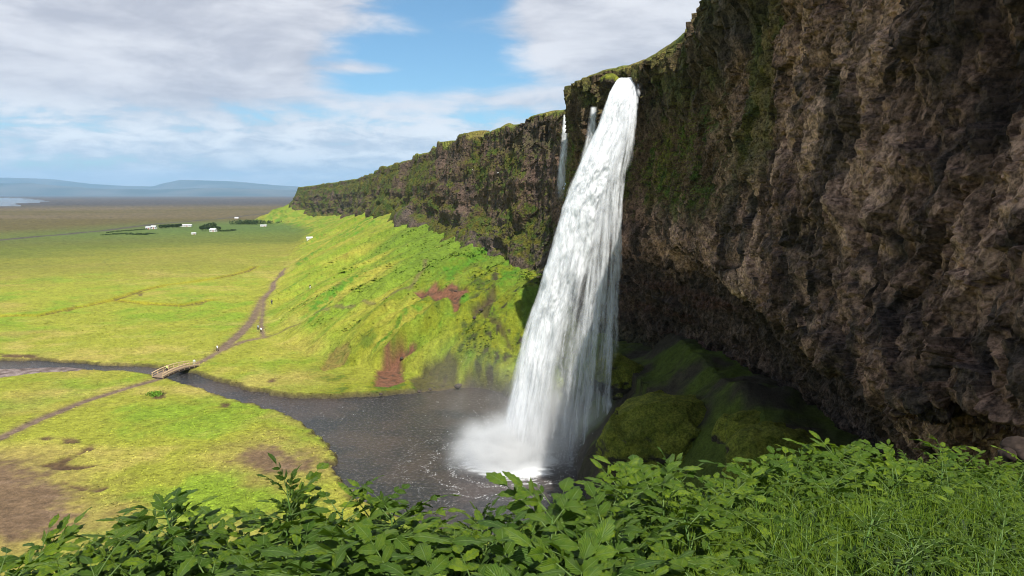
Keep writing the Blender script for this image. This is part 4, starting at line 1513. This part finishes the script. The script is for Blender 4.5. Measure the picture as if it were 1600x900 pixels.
s = BL * 0.27
bp = Vector((e0[0] + math.cos(ang) * s - math.sin(ang) * 0.2, e0[1] + math.sin(ang) * s + math.cos(ang) * 0.2, 0.96 + arch(s)))
person(bp.x, bp.y, bp.z, ang + 1.57, 'walker in a pale yellow green top crossing the wooden footbridge', YEL, BLACK, stride=0.25)
s = BL * 0.97
person(e1[0] - 0.6, e1[1] + 1.2, zland(e1[0] - 0.6, e1[1] + 1.2), 0.4, 'person in pale grey green standing at the far end of the footbridge', (0.52, 0.6, 0.5), (0.4, 0.45, 0.4), stride=0.05)
stand(340, 549, face=2.6, label='walker in a white jacket and dark trousers on the path beyond the footbridge', top=WHITE, legs=BLACK, stride=0.28, scale=1.05)
stand(403.5, 516, face=2.9, label='walker in a grey jacket, left one of a pair on the gravel path', top=GREY, legs=NAVY, stride=0.2)
stand(408, 520, face=3.0, label='walker in a white top with dark trousers, right one of a pair on the path', top=WHITE, legs=BLACK, stride=0.22, bag=BLACK)
stand(424.5, 470, face=0.3, label='walker in dark navy clothes on the grass right of the path', top=NAVY, legs=NAVY, stride=0.15, scale=1.1)


def stand_slope(u, v, **kw):
    g = on_land(u, v)[0]
    return person(g[0], g[1], zland(g[0], g[1]), **kw)


stand_slope(485, 461, face=1.2, label='person in black top and white trousers on the green slope right of the path', top=BLACK, legs=WHITE, stride=0.1, scale=1.1)

# ------------------------------------------------------------------ farmsteads on the plain
m_wall = plain('white_render', (0.55, 0.55, 0.53), 0.8, 0.2, 0.06)
m_roofw = plain('white_sheet_roof', (0.50, 0.51, 0.52), 0.6, 0.3, 0.05)
m_roofg = plain('grey_sheet_roof', (0.35, 0.36, 0.38), 0.6, 0.4, 0.1)
m_dark = plain('window_glass', (0.03, 0.035, 0.04), 0.15, 0.5, 0.1)
m_red = plain('red_door', (0.30, 0.08, 0.06), 0.6, 0.3, 0.1)


def house(u, v, L, W, H, rz, label, roof, pitch=0.35, name='farmhouse', cat='house', flat=0.75):
    g = px([(u, v)], flat)[0]
    L, W, H = L * 0.85, W * 0.8, H * 0.85
    root = empty(name, (g[0], g[1], zland(g[0], g[1]) - 0.1), rz)
    tag(root, label, cat, 'white farm buildings')
    bm = bmesh.new()
    hx, hy = L / 2, W / 2
    rh = H + W * pitch
    vs = [bm.verts.new(q) for q in ((-hx, -hy, 0), (hx, -hy, 0), (hx, hy, 0), (-hx, hy, 0), (-hx, -hy, H), (hx, -hy, H), (hx, hy, H), (-hx, hy, H), (-hx, 0, rh), (hx, 0, rh))]
    for f in ((0, 1, 5, 4), (2, 3, 7, 6), (0, 4, 8, 7, 3), (1, 2, 6, 9, 5), (0, 3, 2, 1)):
        bm.faces.new([vs[k] for k in f])
    bm_obj('wall', bm, m_wall, root)
    bm = bmesh.new()
    sl = math.atan2(W * pitch, hy)
    ln = math.hypot(hy, W * pitch) + 0.4
    for sg in (-1, 1):
        bm_box(bm, (0, sg * (hy / 2 + 0.12), H + W * pitch / 2 + 0.1), (L + 0.7, ln, 0.14), Matrix.Rotation(-sg * sl, 3, 'X'))
    bm_obj('roof', bm, roof, root)
    bm = bmesh.new()
    bm_box(bm, (0.15 * L, -hy - 0.02, min(2.0, H * 0.85) / 2), (1.1, 0.08, min(2.0, H * 0.85)))
    bm_obj('door', bm, m_red, root)
    for k in range(max(2, min(5, int(L / 4)))):
        xx = -hx + L * (k + 0.5) / max(2, min(5, int(L / 4)))
        if abs(xx - 0.15 * L) < 1.8:
            continue
        bm = bmesh.new()
        bm_box(bm, (xx, -hy - 0.02, H * 0.6), (1.0, 0.08, H * 0.35))
        bm_obj('window', bm, m_dark, root)
    return root


house(232, 358.5, 6, 5, 2.4, 0.2, 'white farm building furthest left among the far farm buildings', m_roofg)
house(240.5, 358, 7, 5, 3.0, -0.1, 'white house beside the leftmost farm building on the plain', m_roofw)
house(290, 354.5, 18, 6, 2.2, 0.15, 'long white barn on the plain between the farm hedges', m_roofw, 0.22, 'barn', 'barn')
house(333.5, 363, 8, 5, 2.6, -0.2, 'white house in front of the dark farm trees', m_roofw)
house(303, 366.5, 5, 3, 1.5, 0.1, 'low white shed alone in the field in front of the barn', m_roofw, 0.25, 'shed', 'shed')
house(412, 353.5, 9, 4, 1.8, 0.05, 'white building in front of the dark row of trees below the cliff end', m_roofw, 0.25)
house(370, 342, 7, 4, 2.0, 0.0, 'distant white building beyond the row of trees', m_roofw, 0.3)


def slope_house(u, v):
    g = on_land(u, v)[0]
    r = house(u, v, 4.6, 3.4, 2.6, 0.4, 'small white hut at the foot of the green scree slope', m_roofw, 0.35, 'hut', 'hut')
    r.location = (g[0], g[1], zland(g[0], g[1]) - 0.3)


slope_house(484, 384)

# trees of the farms
m_fol = plain('tree_foliage', (0.035, 0.055, 0.018), 0.9, 0.1, 0.5, 0.4)
m_bark = plain('bark', (0.08, 0.06, 0.045), 0.9)


def crown_mesh(bm, rad, height, n, rg, z0):
    for _ in range(n):
        d = Vector((rg.gauss(0, 1), rg.gauss(0, 1), rg.gauss(0, 1))).normalized() * rg.uniform(0.35, 1.0) ** 0.5
        p = Vector((d.x * rad, d.y * rad, z0 + height * (0.5 + 0.5 * d.z)))
        q = Euler((rg.uniform(0, 3), rg.uniform(0, 3), rg.uniform(0, 6))).to_matrix()
        s = rg.uniform(0.35, 0.75)
        bm.faces.new([bm.verts.new(p + q @ Vector(w_) * s) for w_ in ((-1, -0.6, 0), (0, -1, 0.25), (1, 0.1, 0), (0.2, 1, 0.25))])


def tree(u, v, h, rad, label, group):
    g = px([(u, v)], 0.75)[0]
    rg = random.Random(int(u * 10))
    root = empty('farm_tree', (g[0], g[1], zland(g[0], g[1])))
    tag(root, label, 'tree', group)
    bm = bmesh.new()
    bm_tube(bm, [(0, 0, -0.2), (0.1, 0, h * 0.4), (0, 0.1, h * 0.75)], [0.3, 0.2, 0.08])
    for k in range(4):
        a_ = k * 1.6
        bm_tube(bm, [(0.05, 0, h * 0.35), (math.cos(a_) * rad * 0.6, math.sin(a_) * rad * 0.6, h * 0.65)], [0.1, 0.03], 4)
    bm_obj('trunk', bm, m_bark, root)
    bm = bmesh.new()
    crown_mesh(bm, rad, h * 0.8, 260, rg, h * 0.2)
    bm_obj('crown', bm, m_fol, root)


for u, v, h, rd_ in ((316, 361, 6, 3.2), (322, 362, 8, 4), (328, 361, 9, 4), (334, 358, 8, 4), (341, 361, 5, 3.4)):
    tree(u, v, h, rd_, 'dark round tree in the clump at the far farmhouse', 'trees at the far farmhouse')
for u, v in ((252, 357), (258, 357), (264, 356.5), (270, 356.5), (276, 356), (281, 355.5)):
    tree(u, v, 4.5, 3.0, 'low dark tree in the row left of the long white barn', 'trees left of the barn')


def thicket(name, pts, h, rad, n, kind_name):
    rg = random.Random(5)
    bm = bmesh.new()
    P = px(pts, 0.75)
    for _ in range(n):
        k = rg.random() * (len(P) - 1)
        i = int(k)
        q = P[i] + (P[i + 1] - P[i]) * (k - i)
        hh_ = h * rg.uniform(0.6, 1.15)
        x0, y0 = q[0] + rg.uniform(-1.5, 1.5), q[1] + rg.uniform(-14, 14)
        bm_tube(bm, [(x0, y0, 0.2), (x0, y0, 0.75 + hh_ * 0.5)], [0.2, 0.08], 4)
        b2_ = bmesh.new()
        crown_mesh(b2_, rad, hh_, 26, rg, 0.75)
        for f in b2_.faces:
            bm.faces.new([bm.verts.new(v_.co + Vector((x0, y0, 0))) for v_ in f.verts])
        b2_.free()
    tag(bm_obj(name, bm, m_fol), kind='stuff')


thicket('forest', [(364, 350), (400, 350), (430, 351), (466, 352.5)], 6.0, 2.6, 150, 'wood')
thicket('hedge', [(168, 367), (195, 366), (222, 366.5), (238, 366.5)], 0.9, 1.5, 90, 'hedge')
thicket('hedge', [(176, 363), (205, 360.5), (226, 359)], 0.9, 1.5, 60, 'hedge')
thicket('hedge', [(338, 362), (350, 361.5), (364, 361)], 1.6, 1.8, 50, 'hedge')

# ------------------------------------------------------------------ seabirds on the cliff
m_bird = plain('white_feathers', (0.8, 0.8, 0.78), 0.8, 0.1, 0.05)
m_birdg = plain('grey_feathers', (0.42, 0.44, 0.47), 0.8, 0.1, 0.05)

def seabird(Q, NN, u, v, label):
    """a gull-like bird sitting on the rock nearest to a bearing"""
    a, b, c = ray(u, v)
    d = np.array([float(a), float(b), float(c)])
    d /= np.linalg.norm(d)
    q = Q - np.array([0, 0, CAM_Z])
    along = q @ d
    off = np.linalg.norm(q - along[..., None] * d, axis=-1) / along + (along < 0) * 9
    k = np.unravel_index(np.where(off < 0.0035, along, 1e9).argmin(), along.shape)
    p = Q[k] + NN[k] * 0.25
    root = empty('seabird', tuple(float(t) for t in p), rg0.uniform(0, 6))
    tag(root, label, 'bird', 'seabirds on the cliff')
    skin_obj('body', [(0, -0.24, 0.05), (0, -0.1, 0.08), (0, 0.08, 0.12), (0, 0.17, 0.22), (0, 0.20, 0.28), (0, 0.28, 0.27)], [(0, 1), (1, 2), (2, 3), (3, 4), (4, 5)], [0.02, 0.09, 0.11, 0.06, 0.06, 0.012], m_bird, root, 2)
    for sg in (-1, 1):
        bm_ = bmesh.new()
        vs_ = [bm_.verts.new((sg * x_, y_, z_)) for x_, y_, z_ in ((0.08, 0.14, 0.18), (0.13, 0.05, 0.16), (0.11, -0.12, 0.13), (0.03, -0.34, 0.08), (0.06, -0.05, 0.2), (0.14, 0.0, 0.08))]
        for f_ in ((0, 1, 4), (1, 2, 4), (2, 3, 4), (1, 5, 2)):
            bm_.faces.new([vs_[t] for t in f_])
        bm_obj('wing', bm_, m_birdg, root)


rg0 = random.Random(2)
for u, v, lab in ((1126, 89, 'white seabird perched highest on the dark cliff right of the waterfall top'), (1141, 114, 'white seabird just below the highest one right of the waterfall top'),
                  (1219, 118, 'white seabird on the green mossy strip high on the cliff wall'), (1278, 249, 'white seabird on the brown wall right of the mossy strip'),
                  (1246, 239, 'white seabird at the lower end of the mossy strip')):
    seabird(*ROCK[0], u, v, lab)
for u, v, lab in ((776, 272, 'white seabird halfway up the far cliff, nearer the waterfall'), (738, 263, 'white seabird on the far cliff, farther from the waterfall')):
    seabird(*ROCK[1], u, v, lab)

# ------------------------------------------------------------------ plants on the ledge
def leaf_material(name, dark, light):
    m, nt, out = material(name)
    uvn = nt.n('ShaderNodeUVMap').outputs[0]
    sp_ = nt.n('ShaderNodeSeparateXYZ')
    nt.link(uvn, sp_.inputs[0])
    oi = nt.n('ShaderNodeObjectInfo')
    ax_ = nt.math('ABSOLUTE', sp_.outputs[0])
    vein = nt.math('SINE', nt.math('MULTIPLY', nt.math('SUBTRACT', sp_.outputs[1], nt.math('MULTIPLY', ax_, 0.5)), 44.0))
    tco = nt.n('ShaderNodeTexCoord').outputs['Object']
    ln_ = nt.noise(tco, 26.0, 4, 0.6)
    base = nt.mix(oi.outputs['Random'], dark, light)
    base = nt.mix(nt.ramp(ln_, 0.3, 0.7), base, (0.055, 0.115, 0.010))
    base = nt.mix(nt.ramp(ax_, 0.10, 0.03), base, (0.12, 0.19, 0.05))
    base = nt.mix(nt.math('MULTIPLY', nt.ramp(vein, 0.82, 1.0), 0.35), base, (0.10, 0.17, 0.04))
    hgt = nt.math('ADD', nt.math('MULTIPLY', vein, 0.5), nt.math('MULTIPLY', nt.ramp(ax_, 0.0, 0.12), 1.2))
    pb = principled(nt, None, base, 0.52, nt.bump(hgt, 0.8, 0.005), 0.28)
    tr = nt.n('ShaderNodeBsdfTranslucent')
    nt.link(nt.mix(1.0, base, (1.5, 1.6, 0.7), 'MULTIPLY'), tr.inputs['Color'])
    ms = nt.n('ShaderNodeMixShader')
    ms.inputs[0].default_value = 0.3
    nt.link(pb.outputs[0], ms.inputs[1])
    nt.link(tr.outputs[0], ms.inputs[2])
    nt.link(ms.outputs[0], out.inputs['Surface'])
    return m


m_leaf = leaf_material('bright_leaf', (0.036, 0.082, 0.005), (0.190, 0.265, 0.012))
m_leaf_shaded = leaf_material('shaded_leaf', (0.024, 0.062, 0.005), (0.125, 0.190, 0.011))  # darker copy of the leaf: foreground shade put into its colour
m_stem = plain('green_stem', (0.055, 0.115, 0.018), 0.6, 0.3, 0.2, 20)


def leaflet(bm, uvl, M, L, W, fold, droop, rg, seg=7):
    """one toothed leaflet along +Y, folded along its midrib, placed by matrix M"""
    rows = []
    tw = rg.uniform(-0.25, 0.25)
    for i in range(seg + 1):
        t = i / seg
        wv = 2.5 * W * (t + 0.01) ** 0.62 * max(1 - t, 0.0) ** 0.78
        y = L * t
        zc = -droop * L * t * t
        r_ = []
        for k in (-1, -0.5, 0, 0.5, 1):
            tooth = (1.16 if i % 2 else 0.88) if abs(k) == 1 else 1.0
            xx = k * wv * tooth
            zz = zc + abs(k) * wv * fold - (abs(k) ** 2) * wv * 0.35 + 0.12 * W * math.sin(6.5 * t + 2 * k + tw * 10) * abs(k)
            ca, sa = math.cos(tw * t), math.sin(tw * t)
            p = M @ Vector((xx * ca - (zz - zc) * sa, y - (0.05 * L if abs(k) == 1 and i % 2 == 0 else 0), zc + xx * sa + (zz - zc) * ca))
            r_.append((bm.verts.new(p), (k, t)))
        rows.append(r_)
    for a_, b_ in zip(rows, rows[1:]):
        for k in range(4):
            q = [a_[k], a_[k + 1], b_[k + 1], b_[k]]
            f = bm.faces.new([v_ for v_, _ in q])
            for lp, (_, uv_) in zip(f.loops, q):
                lp[uvl].uv = uv_


def leaf_mesh(name, seed, n_pairs, L, W, mat=None):
    """a compound leaf: stalk from the origin along +Y, side leaflets in pairs, one at the tip"""
    rg = random.Random(seed)
    bm = bmesh.new()
    uvl = bm.loops.layers.uv.new('UVMap')
    stalk = 0.16
    pts = [Vector((0, 0, 0))]
    tot = stalk + 0.085 * n_pairs

    def spine(s_):
        return Vector((0.0, s_, 0.10 * s_ - 0.55 * s_ * s_))
    bm_tube(bm, [spine(tot * k / 4) for k in range(5)], [0.006, 0.005, 0.004, 0.003, 0.002], 5)
    for p_ in range(n_pairs):
        s_ = stalk + 0.085 * p_
        for sg in (-1, 1):
            an = sg * rg.uniform(0.75, 1.1)
            k = rg.uniform(0.8, 1.05) * (1.0 - 0.08 * p_)
            M = Matrix.Translation(spine(s_)) @ Matrix.Rotation(-an, 4, 'Z') @ Matrix.Rotation(rg.uniform(-0.35, 0.25), 4, 'X') @ Matrix.Rotation(sg * rg.uniform(-0.1, 0.5), 4, 'Y')
            leaflet(bm, uvl, M, L * k, W * k, rg.uniform(0.3, 0.85), rg.uniform(0.05, 0.5), rg)
    M = Matrix.Translation(spine(tot)) @ Matrix.Rotation(rg.uniform(-0.2, 0.2), 4, 'Z') @ Matrix.Rotation(rg.uniform(-0.5, 0.0), 4, 'X')
    leaflet(bm, uvl, M, L * 1.15, W * 1.12, 0.3, rg.uniform(0.1, 0.4), rg, 9)
    me = bpy.data.meshes.new(name)
    bm.to_mesh(me)
    bm.free()
    me.polygons.foreach_set('use_smooth', [True] * len(me.polygons))
    me.materials.append(mat or m_leaf)
    return me


LEAVES = [leaf_mesh('leaf', 3 + i, 1 + i % 3, 0.095 + 0.017 * (i % 4), 0.026 + 0.005 * (i % 3)) for i in range(12)]
BROAD = [leaf_mesh('leaf', 30 + i, 1 + i % 3, 0.138 + 0.016 * (i % 3), 0.032 + 0.004 * (i % 4), m_leaf_shaded if i % 4 else None) for i in range(8)]
SMALL = [leaf_mesh('leaf', 60 + i, 2 + i % 3, 0.062, 0.017) for i in range(5)]


def plant_proto(seed, h, n, leaves, lsc=1.0, lean=0.12, name='angelica_plant', upk=0.0):
    rg = random.Random(seed)
    root = empty(name, (0, 0, -50))
    lx, ly = rg.uniform(-lean, lean), rg.uniform(-lean, lean)

    def stem(t):
        return Vector((lx * t * t, ly * t * t, h * t))
    bm = bmesh.new()
    bm_tube(bm, [stem(-0.15), stem(0.3), stem(0.65), stem(1.0)], [0.011, 0.010, 0.008, 0.004], 6)
    st = bm_obj('stem', bm, m_stem, root, True)
    kids = [st]
    for k in range(n):
        t = 0.38 + 0.62 * (k + 0.5) / n
        o = bpy.data.objects.new('leaf', leaves[rg.randrange(len(leaves))])
        COL.objects.link(o)
        o.parent = root
        o.location = stem(t)
        up = lerp(0.05, 0.72, t ** 2) + rg.uniform(-0.35, 0.25) + upk
        o.rotation_euler = (Matrix.Rotation(k * 2.4 + rg.uniform(-0.5, 0.5), 3, 'Z') @ Matrix.Rotation(up, 3, 'X') @ Matrix.Rotation(rg.uniform(-0.35, 0.35), 3, 'Y')).to_euler()
        s_ = lsc * lerp(1.15, 0.72, t) * rg.uniform(0.85, 1.15)
        o.scale = (s_, s_, s_)
        kids.append(o)
    KIDS[root.name] = kids
    return root


PROTOS = [plant_proto(100 + i, 0.40 + 0.05 * (i % 4), 12 + i % 3, LEAVES, 0.92 + 0.13 * (i % 3)) for i in range(10)]
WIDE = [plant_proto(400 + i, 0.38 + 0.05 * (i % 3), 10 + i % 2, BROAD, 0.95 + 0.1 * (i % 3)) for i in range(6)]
FINE = [plant_proto(200 + i, 0.36 + 0.04 * (i % 3), 9 + i % 3, SMALL, 1.0, name='herb') for i in range(4)]
used = set()


def ledge_z(x, y):
    return float(land(np.array([x]), np.array([y]))[0])


def place(proto, x, y, rz, s_, label, group, tilt=(0, 0), dz=0.0):
    if proto.name in used:
        o = copy_tree(proto)
    else:
        used.add(proto.name)
        o = proto
    o.location = (x, y, ledge_z(x, y) - 0.03 + dz)
    o.rotation_euler = (tilt[0], tilt[1], rz)
    o.scale = (s_, s_, s_)
    o['label'] = label
    o['category'] = 'plant'
    if group:
        o['group'] = group
    return o


ZONES = (
    (130, 'leafy green plant low in the bottom left corner below the brown bare ground', 'plants of the bottom left corner'),
    (350, 'dark green leafy plant beneath the bushy plant that stands out at lower left', 'plants under the bushy plant at left'),
    (560, 'broad leaved green plant around the foot of the tall upright shoot', 'plants around the upright shoot'),
    (800, 'broad leaved green plant in front of the dark pool left of the splash', 'plants in front of the pool'),
    (960, 'bright green leafy plant directly in front of the foot of the main waterfall', 'plants below the waterfall foot'),
    (1130, 'bright green leafy plant in front of the largest mossy boulder', 'plants before the mossy boulder'),
    (1360, 'leafy green plant along the ledge before the foot of the brown rock wall', 'plants along the rock wall'),
    (9999, 'leafy green plant at the right end of the ledge below the dark cliff', 'plants of the right end'))
FINE_ZONES = ((1290, 'small leaved herb at the left side of the long grass patch', 'herbs at the left of the grass'),
              (1430, 'small leaved herb in the middle of the long grass patch', 'herbs in the middle of the grass'),
              (9999, 'small leaved herb at the right edge among the long grass', 'herbs at the right of the grass'))
rg = random.Random(21)
placed = []


def try_spot(x, y, dmin):
    for (a_, b_, d_) in placed:
        if (a_ - x) ** 2 + (b_ - y) ** 2 < (0.5 * (d_ + dmin)) ** 2:
            return False
    placed.append((x, y, dmin))
    return True


n_b = n_f = 0
for _ in range(9000):
    th = rg.uniform(-41, 41)
    e = float(edge_of_ledge(np.array([th]))[0])
    r_ = math.sqrt(rg.uniform(1.35 ** 2, (e + 0.35) ** 2))
    u = 800 + FPX * math.tan(R(th))
    x, y = r_ * math.sin(R(th)), r_ * math.cos(R(th))
    grassy = u > 1130 and r_ < e - 1.9 and u > 1130 + (e - r_) * 8
    if grassy:
        if n_f < 110 and try_spot(x, y, 0.3):
            place(FINE[n_f % 4], x, y, rg.uniform(0, 6.28), rg.uniform(0.75, 1.25), *next(q[1:] for q in FINE_ZONES if u < q[0]), tilt=(rg.uniform(-.15, .15), rg.uniform(-.15, .15)))
            n_f += 1
    elif n_b < 288:
        if try_spot(x, y, 0.26 if r_ < 5.5 else 0.32):
            g_ = next(q[1:] for q in ZONES if u < q[0])
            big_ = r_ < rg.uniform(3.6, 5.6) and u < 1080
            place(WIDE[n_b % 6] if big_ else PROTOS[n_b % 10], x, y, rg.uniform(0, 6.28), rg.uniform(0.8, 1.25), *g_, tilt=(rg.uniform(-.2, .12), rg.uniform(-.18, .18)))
            n_b += 1

# single plants that rise above the thicket
tall = plant_proto(301, 0.86, 20, BROAD, 0.95, 0.2)
tall2 = plant_proto(302, 0.95, 18, BROAD, 0.8, 0.1, upk=0.45)
for pr, u, r_, s_, lab in (
        (tall, 250, 5.0, 1.0, 'dark bushy plant standing out against the yellow meadow at lower left'),
        (tall2, 440, 4.9, 0.86, 'upright dark shoot rising highest against the brown bare earth'),
        (tall2, 1060, 7.0, 0.95, 'tall leafy plant reaching over the mossy boulder right of the pool'),
        (tall, 940, 6.2, 0.8, 'bushy plant standing against the foot of the right veil of the waterfall'),
        (tall2, 745, 5.0, 0.72, 'upright plant just below the left end of the splash')):
    th = math.atan((u - 800) / FPX)
    place(pr, r_ * math.sin(th), r_ * math.cos(th), u * 0.01, s_, lab, None)

# ------------------------------------------------------------------ grass and low cover on the ledge
m_grass, nt, out = material('grass_blade')
oc = nt.attr('albedo')
dfg = principled(nt, None, oc, 0.6, None, 0.25)
trg = nt.n('ShaderNodeBsdfTranslucent')
nt.link(nt.mix(1.0, oc, (1.4, 1.5, 0.8), 'MULTIPLY'), trg.inputs['Color'])
ms = nt.n('ShaderNodeMixShader')
ms.inputs[0].default_value = 0.35
nt.link(dfg.outputs[0], ms.inputs[1])
nt.link(trg.outputs[0], ms.inputs[2])
nt.link(ms.outputs[0], out.inputs['Surface'])


def blades(name, n, th_lo, th_hi, hmin, hmax, wid, seed, cmin, cmax, leafy=False, r0=1.3, sel=None):
    rs = np.random.RandomState(seed)
    th = np.radians(rs.uniform(th_lo, th_hi, n))
    e = edge_of_ledge(np.degrees(th))
    r = np.sqrt(rs.uniform(r0 ** 2, (e + 0.4) ** 2))
    x, y = r * np.sin(th), r * np.cos(th)
    if sel is not None:
        keep = sel(x, y, r, e, th) > rs.rand(n)
        x, y, r, th = x[keep], y[keep], r[keep], th[keep]
        n = len(x)
    z = land(x, y) - 0.02
    h = rs.uniform(hmin, hmax, n) * (1 + 0.5 * fbm(x / 0.7, y / 0.7, 3, 2))
    a = rs.uniform(0, 6.283, n)
    ln = rs.uniform(0.1, 0.75, n) * h
    dx, dy = np.cos(a), np.sin(a)
    wx, wy = -dy, dx
    V = []
    ws = (0.5, 1.0, 0.75, 0.02) if leafy else (1.0, 0.8, 0.5, 0.03)
    ts = (0.45, 0.65, 0.85, 1.0) if leafy else (0.0, 0.4, 0.75, 1.0)
    for t, k in zip(ts, ws):
        px_, py_, pz_ = x + dx * ln * t * t, y + dy * ln * t * t, z + h * (t - 0.25 * t * t * ln / h)
        wv = wid * k * (0.6 + 0.8 * rs.rand(1))
        for sg in (-1, 1):
            V.append(np.stack([px_ + sg * wx * wv, py_ + sg * wy * wv, pz_], -1))
    V = np.stack(V, 1)                                   # n, 8, 3
    b0 = (np.arange(n) * 8)[:, None]
    F = np.concatenate([b0 + np.array([[2 * k, 2 * k + 1, 2 * k + 3, 2 * k + 2]]) for k in range(3)], 0)
    cc = lerp(np.array(cmin), np.array(cmax), rs.rand(n, 1) ** 1.3)
    cc = np.repeat(cc[:, None], 8, 1)
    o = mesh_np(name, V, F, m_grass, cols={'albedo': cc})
    return tag(o, kind='stuff')


def sel_grass(x, y, r, e, th):
    return np.clip(0.75 + 1.6 * fbm(x / 1.1, y / 1.1, 4.0, 2), 0.08, 1)


blades('grass', 50000, 14, 44, 0.18, 0.50, 0.0028, 5, (0.055, 0.120, 0.008), (0.20, 0.29, 0.020), r0=1.6, sel=sel_grass)
blades('undergrowth', 20000, -44, 44, 0.08, 0.34, 0.018, 6, (0.008, 0.022, 0.004), (0.040, 0.08, 0.010), True)  # very dark colour paints shade into the gaps between plants
blades('grass', 9000, -44, 16, 0.15, 0.4, 0.004, 7, (0.035, 0.08, 0.010), (0.11, 0.17, 0.022))

# small clump on the meadow by the bridge
mc = px([(242, 616)], 0.8)[0]
rs = np.random.RandomState(3)
bm = bmesh.new()
for _ in range(420):
    d = Vector((rs.normal(), rs.normal(), abs(rs.normal()))).normalized()
    p = Vector((d.x * 1.7, d.y * 1.5, d.z * 0.8)) * rs.uniform(0.3, 1.15)
    q = Euler(tuple(rs.uniform(0, 6, 3))).to_matrix()
    bm.faces.new([bm.verts.new(p + q @ Vector(k) * 0.16) for k in ((-1, -.5, 0), (0, -.8, .2), (1, 0, 0), (0, .8, .2))])
cl = bm_obj('shrub', bm, plain('shrub_leaf', (0.09, 0.19, 0.015), 0.8, 0.2, 0.4, 1.0))
cl.location = (mc[0], mc[1], zland(mc[0], mc[1]))
tag(cl, 'small green shrub clump on the meadow below the near end of the footbridge', 'shrub')
